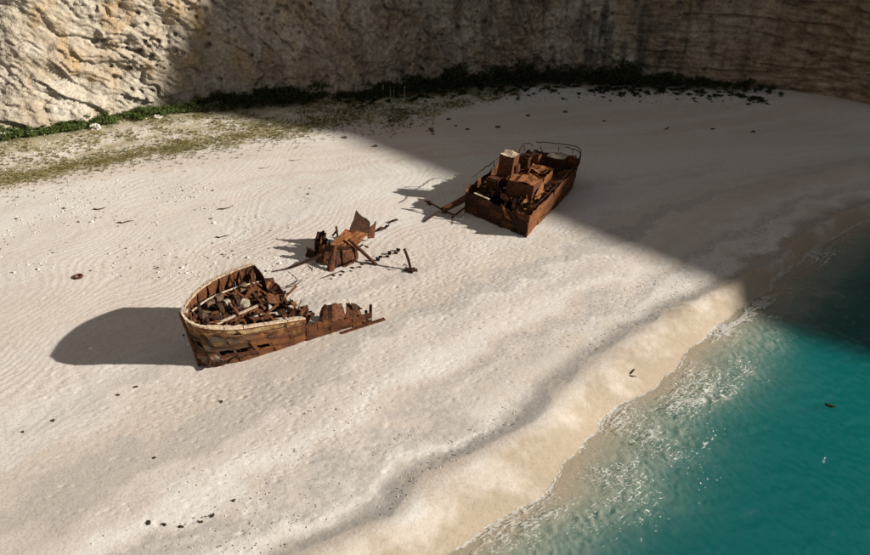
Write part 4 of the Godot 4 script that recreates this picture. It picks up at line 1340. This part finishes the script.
func make_plants() -> void:
	# shrubs along the cliff foot: one of each kind, then copies
	var kinds := [
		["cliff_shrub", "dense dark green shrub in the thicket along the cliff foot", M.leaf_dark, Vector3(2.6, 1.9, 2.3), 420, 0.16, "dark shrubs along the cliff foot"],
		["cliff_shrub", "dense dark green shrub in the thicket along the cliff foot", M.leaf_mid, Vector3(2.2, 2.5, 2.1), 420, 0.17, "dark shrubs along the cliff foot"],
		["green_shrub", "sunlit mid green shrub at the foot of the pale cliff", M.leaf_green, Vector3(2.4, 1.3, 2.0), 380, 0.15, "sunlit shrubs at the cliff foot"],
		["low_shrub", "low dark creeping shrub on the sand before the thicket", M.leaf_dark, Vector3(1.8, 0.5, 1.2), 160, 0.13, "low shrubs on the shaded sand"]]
	var proto := []
	for k in kinds.size():
		var e: Array = kinds[k]
		var o := Node3D.new()
		var st := MeshInstance3D.new()
		st.name = "stem"
		st.mesh = tube([Vector3(0, -0.3, 0), Vector3(0.05, e[3].y * 0.25, 0.03), Vector3(-0.04, e[3].y * 0.55, -0.03)], 0.09, 0.04, 6)
		st.material_override = M.wood_dark
		o.add_child(st)
		var fo := MeshInstance3D.new()
		fo.name = "crown"
		fo.mesh = leaf_ball(e[3], e[4], e[5], 100 + k)
		fo.material_override = e[2]
		o.add_child(fo)
		proto.append(o)
	var plant := func(k: int, x: float, z: float, s: float, label: String) -> void:
		var o: Node3D = proto[k].duplicate()
		o.name = numbered(kinds[k][0])
		add_child(o)
		o.transform = stand(x, z, s)
		tag(o, label, "shrub", kinds[k][6])
	# where along the cliff foot: named by what stands there
	var stretch := func(x: float) -> String:
		if x < -10.5: return "between the sunlit slope and the pale stakes"
		if x < -2.5: return "directly behind the pale stakes"
		if x < 14.0: return "beyond the stakes, uphill of the stern wreck"
		if x < 36.0: return "uphill of the lone driftwood log"
		return "where the thicket thins out against bare rock"
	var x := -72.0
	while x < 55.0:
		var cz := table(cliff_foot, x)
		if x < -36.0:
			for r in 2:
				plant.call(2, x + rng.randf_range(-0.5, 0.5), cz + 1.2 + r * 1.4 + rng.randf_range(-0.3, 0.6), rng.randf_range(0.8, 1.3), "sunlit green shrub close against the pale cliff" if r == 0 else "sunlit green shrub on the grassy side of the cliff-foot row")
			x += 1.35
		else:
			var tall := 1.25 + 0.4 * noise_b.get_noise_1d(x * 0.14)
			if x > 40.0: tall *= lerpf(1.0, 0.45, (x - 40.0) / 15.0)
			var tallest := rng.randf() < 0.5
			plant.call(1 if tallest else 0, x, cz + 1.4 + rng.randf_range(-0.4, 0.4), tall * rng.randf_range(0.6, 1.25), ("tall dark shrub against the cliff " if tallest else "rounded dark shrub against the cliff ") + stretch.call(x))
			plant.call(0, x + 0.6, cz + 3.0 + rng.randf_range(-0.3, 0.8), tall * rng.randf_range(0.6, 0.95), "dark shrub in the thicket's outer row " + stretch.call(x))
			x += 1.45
	for k in 190:
		var lx := rng.randf_range(-14.0, 52.0)
		var off := 4.0 + absf(rng.randfn()) * 2.6
		plant.call(3, lx, table(cliff_foot, lx) + off, rng.randf_range(0.35, 1.0) * (1.0 if off < 7.0 else 0.6), "low creeping shrub on the sand " + stretch.call(lx))
	for o in proto: o.free()
	# grass: uncountable
	var fringe := []
	var straw := []
	var sparse := []
	for k in 7000:
		var gx := rng.randf_range(-75.0, -4.0)
		var gz := table(grass_line, gx)
		var patch := noise_a.get_noise_2d(gx * 0.12, 5.0)
		if rng.randf() > 0.55 + patch + 0.45 * smoothstep(-15.0, -40.0, gx): continue
		(straw if rng.randf() < 0.35 else fringe).append(stand(gx, gz - 1.4 + rng.randfn() * (1.9 + patch) + patch * 3.0, rng.randf_range(0.2, 0.6), 0.03))
	for k in 14000:
		var gx := rng.randf_range(-75.0, 14.0)
		var a := table(grass_line, gx)
		var b := table(cliff_foot, gx) + 1.0
		var gz := lerpf(a, b, pow(rng.randf(), 0.8))
		var patch := noise_a.get_noise_2d(gx * 0.16 + 40.0, gz * 0.3)
		if patch + rng.randf_range(-0.25, 0.25) < 0.02: continue
		(straw if rng.randf() < 0.45 else fringe).append(stand(gx, gz, rng.randf_range(0.25, 0.7), 0.03))
	for k in 900:
		var gx := rng.randf_range(-60.0, 0.0)
		var gz := table(grass_line, gx) + absf(rng.randfn()) * 3.2
		sparse.append(stand(gx, gz, rng.randf_range(0.25, 0.7), 0.03))
	multi("grass", grass_tuft(14, 0.5, 1), M.leaf_olive, fringe, "olive green grass fringe growing where the sand meets the slope", "grass")
	multi("dry_grass", grass_tuft(14, 0.45, 2), M.leaf_straw, straw, "straw coloured dry grass scattered over the slope below the cliff", "grass")
	multi("beach_grass", grass_tuft(10, 0.45, 3), M.leaf_olive, sparse, "sparse small tufts of grass dotted on the sand's edge", "grass")


# ---------------------------------------------------------------- stones, driftwood, weed, stakes
func make_beach_litter() -> void:
	# four pale stakes by the thicket
	var px := [-8.2, -7.0, -6.5, -4.8]
	for k in 4:
		var q := Vector3(px[k], ground(px[k], -98.3), -98.3 + 0.4 * (k % 2))
		single("wooden_stake", tube([q - Vector3(0, 0.2, 0), q + Vector3(0.02, 1.0, 0), q + Vector3(0.05, 2.0 - 0.2 * (k % 3), 0.03)], 0.06, 0.05, 6), M.wood_pale, "thin pale stake standing before the dark thicket", "stake", "pale stakes before the thicket")
	# driftwood and scraps, placed one by one
	for w in [[33.3, -87.0, 1.6, 0.9, "short dark driftwood log alone on the shaded upper beach", M.wood_dark], [39.8, -86.4, 0.9, 0.2, "small dark driftwood piece beside the shaded log", M.wood_dark], [-17.6, -74.5, 1.6, 0.1, "pale curved driftwood branch near the edge of the cliff shadow", M.wood_pale], [-20.9, -72.0, 1.5, 0.3, "weathered grey branch on the sunlit upper sand below the grass", M.wood_pale], [-31.8, -57.0, 1.5, 0.1, "dark driftwood stick on rippled sand above the bow's shadow", M.wood_dark], [-21.0, -54.0, 1.2, 0.2, "brown driftwood piece on the sand behind the bow wreck", M.wood_dark], [-22.5, -60.5, 1.5, 0.3, "forked driftwood on the sunlit sand uphill of the bow wreck", M.wood_dark], [-35.8, -60.0, 1.2, 0.1, "lone twig of driftwood on the rippled sand near the grass", M.wood_dark]]:
		var q := Vector3(w[0], ground(w[0], w[1]) + 0.1, w[1])
		var dir := Vector3(cos(w[3]), 0.06, -sin(w[3]))
		var side := Vector3(-dir.z, 0, dir.x) * 0.18
		single("driftwood", tube([q - dir * w[2] * 0.5, q - dir * w[2] * 0.15 + side, q + dir * w[2] * 0.2 + side * rng.randf_range(-0.6, 0.8), q + dir * w[2] * 0.5 - side * rng.randf_range(-0.4, 1.0)], rng.randf_range(0.06, 0.11), 0.03, 6, 0.25), w[5], w[4], "driftwood")
	# old tyre ring on the sand
	var ring := []
	for k in 15:
		var a := TAU * k / 14.0
		ring.append(Vector3(-31.4, ground(-31.4, -46.3) + 0.08, -46.3) + Vector3(cos(a) * 0.32, 0, sin(a) * 0.32))
	single("rusted_ring", tube(ring, 0.11, 0.11, 6), M.rust_brown, "rusted iron ring lying flat on the sand beyond the bow's shadow", "ring")
	# sea-weed clumps along the old tide lines
	for w in [[-16.9, -25.9], [-15.5, -21.4], [-14.6, -21.3], [-13.7, -21.2], [-12.7, -21.5], [-12.2, -21.9], [-11.3, -22.9], [-21.5, -31.4], [-20.6, -32.2], [-24.6, -29.0], [-26.0, -28.0], [-19.3, -38.0], [-14.3, -33.0 + 2.2]]:
		var k := rng.randf_range(0.16, 0.32)
		var o := single("seaweed_clump", lump(Vector3(k, 0.10, k * 0.6), 0.8, rng.randf() * 40.0, 10, 5), M.seaweed, "dark dried seaweed clump on the shingle swath", "seaweed", "seaweed clumps along the tide lines")
		o.position = Vector3(w[0], ground(w[0], w[1]) + 0.02, w[1])
		o.rotation.y = rng.randf() * TAU
	# dark stones in the shaded upper beach
	for w in [[-3.6, -88.6], [-0.6, -86.6], [-0.4, -85.6], [-0.3, -84.4], [3.0, -88.0], [4.6, -86.2], [9.0, -87.0], [-12.5, -83.0], [14.0, -92.0], [20.0, -94.0], [-8.0, -79.6], [2.0, -91.0], [25.0, -90.0], [45.0, -85.2]]:
		var k := rng.randf_range(0.4, 0.8)
		var o := single("dark_stone", lump(Vector3(k, k * 0.5, k * 0.7), 0.6, rng.randf() * 40.0), M.stone_dark, "dark stone half sunk in the shaded upper beach", "stone", "dark stones on the shaded sand")
		o.position = Vector3(w[0], ground(w[0], w[1]) + 0.06, w[1])
	# boulders at the sunlit cliff foot
	for w in [[-57.0, -79.6, 1.5], [-54.3, -80.7, 1.0], [-47.0, -83.8, 1.1], [-61.0, -78.4, 1.8], [-40.0, -88.0, 0.8]]:
		var o := single("boulder", lump(Vector3(w[2] * 1.3, w[2] * 0.7, w[2]), 0.7, w[0], 12, 8), M.stone_pale, "pale fallen limestone block among the sunlit shrubs", "boulder", "fallen blocks at the cliff foot")
		o.position = Vector3(w[0], ground(w[0], w[1]) + 0.15, w[1])
	# drifting dark weed in the sea
	var fl := single("floating_weed", lump(Vector3(0.75, 0.12, 0.25), 1.0, 7.0, 12, 5), M.seaweed, "dark strip of weed floating on the turquoise water", "seaweed")
	fl.position = Vector3(27.3, SEA + 0.05, -31.7)
	fl.rotation.y = -0.5
	# brown stick and orange weed at the water's edge
	for s in [[14.35, -34.55, 0.9, "short brown stick stranded at the edge of the foam"], [14.2, -34.1, -0.2, "thin ochre stick stranded just above the foam's edge"]]:
		var q := Vector3(s[0], ground(s[0], s[1]) + 0.05, s[1])
		var d := Vector3(cos(s[2]), 0.05, -sin(s[2])) * 0.32
		single("stranded_stick", tube([q - d, q + Vector3(0.03, 0.03, 0.02), q + d], 0.05, 0.03, 5), M.wood_dark, s[3], "stick")
	# loose pebbles: uncountable
	var pale := []
	var dark := []
	for k in 1700:
		var x := rng.randf_range(-52.0, -14.0)
		var z := -46.0 - rng.randf() * 22.0
		if z < table(grass_line, x) + 1.0: continue
		if noise_a.get_noise_2d(x * 0.1, z * 0.1) + rng.randf_range(-0.2, 0.2) < 0.0: continue
		(pale if rng.randf() < 0.55 else dark).append(stand(x, z, rng.randf_range(0.4, 1.6) * (2.0 if rng.randf() < 0.06 else 1.0)))
	for k in 2600:
		var z := rng.randf_range(-62.0, -19.0)
		var x := table(berm_line, z) - absf(rng.randfn()) * 7.0
		if noise_a.get_noise_2d((x * 0.69 + z * 0.72) * 0.3, (x * 0.72 - z * 0.69) * 0.03) < 0.02: continue
		(pale if rng.randf() < 0.3 else dark).append(stand(x, z, rng.randf_range(0.3, 0.8)))
	for k in 3200:
		var x := rng.randf_range(-72.0, 50.0)
		var z := table(cliff_foot, x) + 3.0 + rng.randf() * (13.0 if x < -5.0 else 8.0)
		(pale if rng.randf() < 0.45 else dark).append(stand(x, z, rng.randf_range(0.5, 1.7)))
	multi("pale_pebbles", lump(Vector3(0.14, 0.10, 0.12), 0.5, 3.0, 6, 4), M.stone_pale, pale, "pale pebbles scattered over the sand", "pebbles")
	multi("dark_pebbles", lump(Vector3(0.13, 0.09, 0.10), 0.5, 9.0, 6, 4), M.stone_dark, dark, "dark pebbles scattered over the sand", "pebbles")
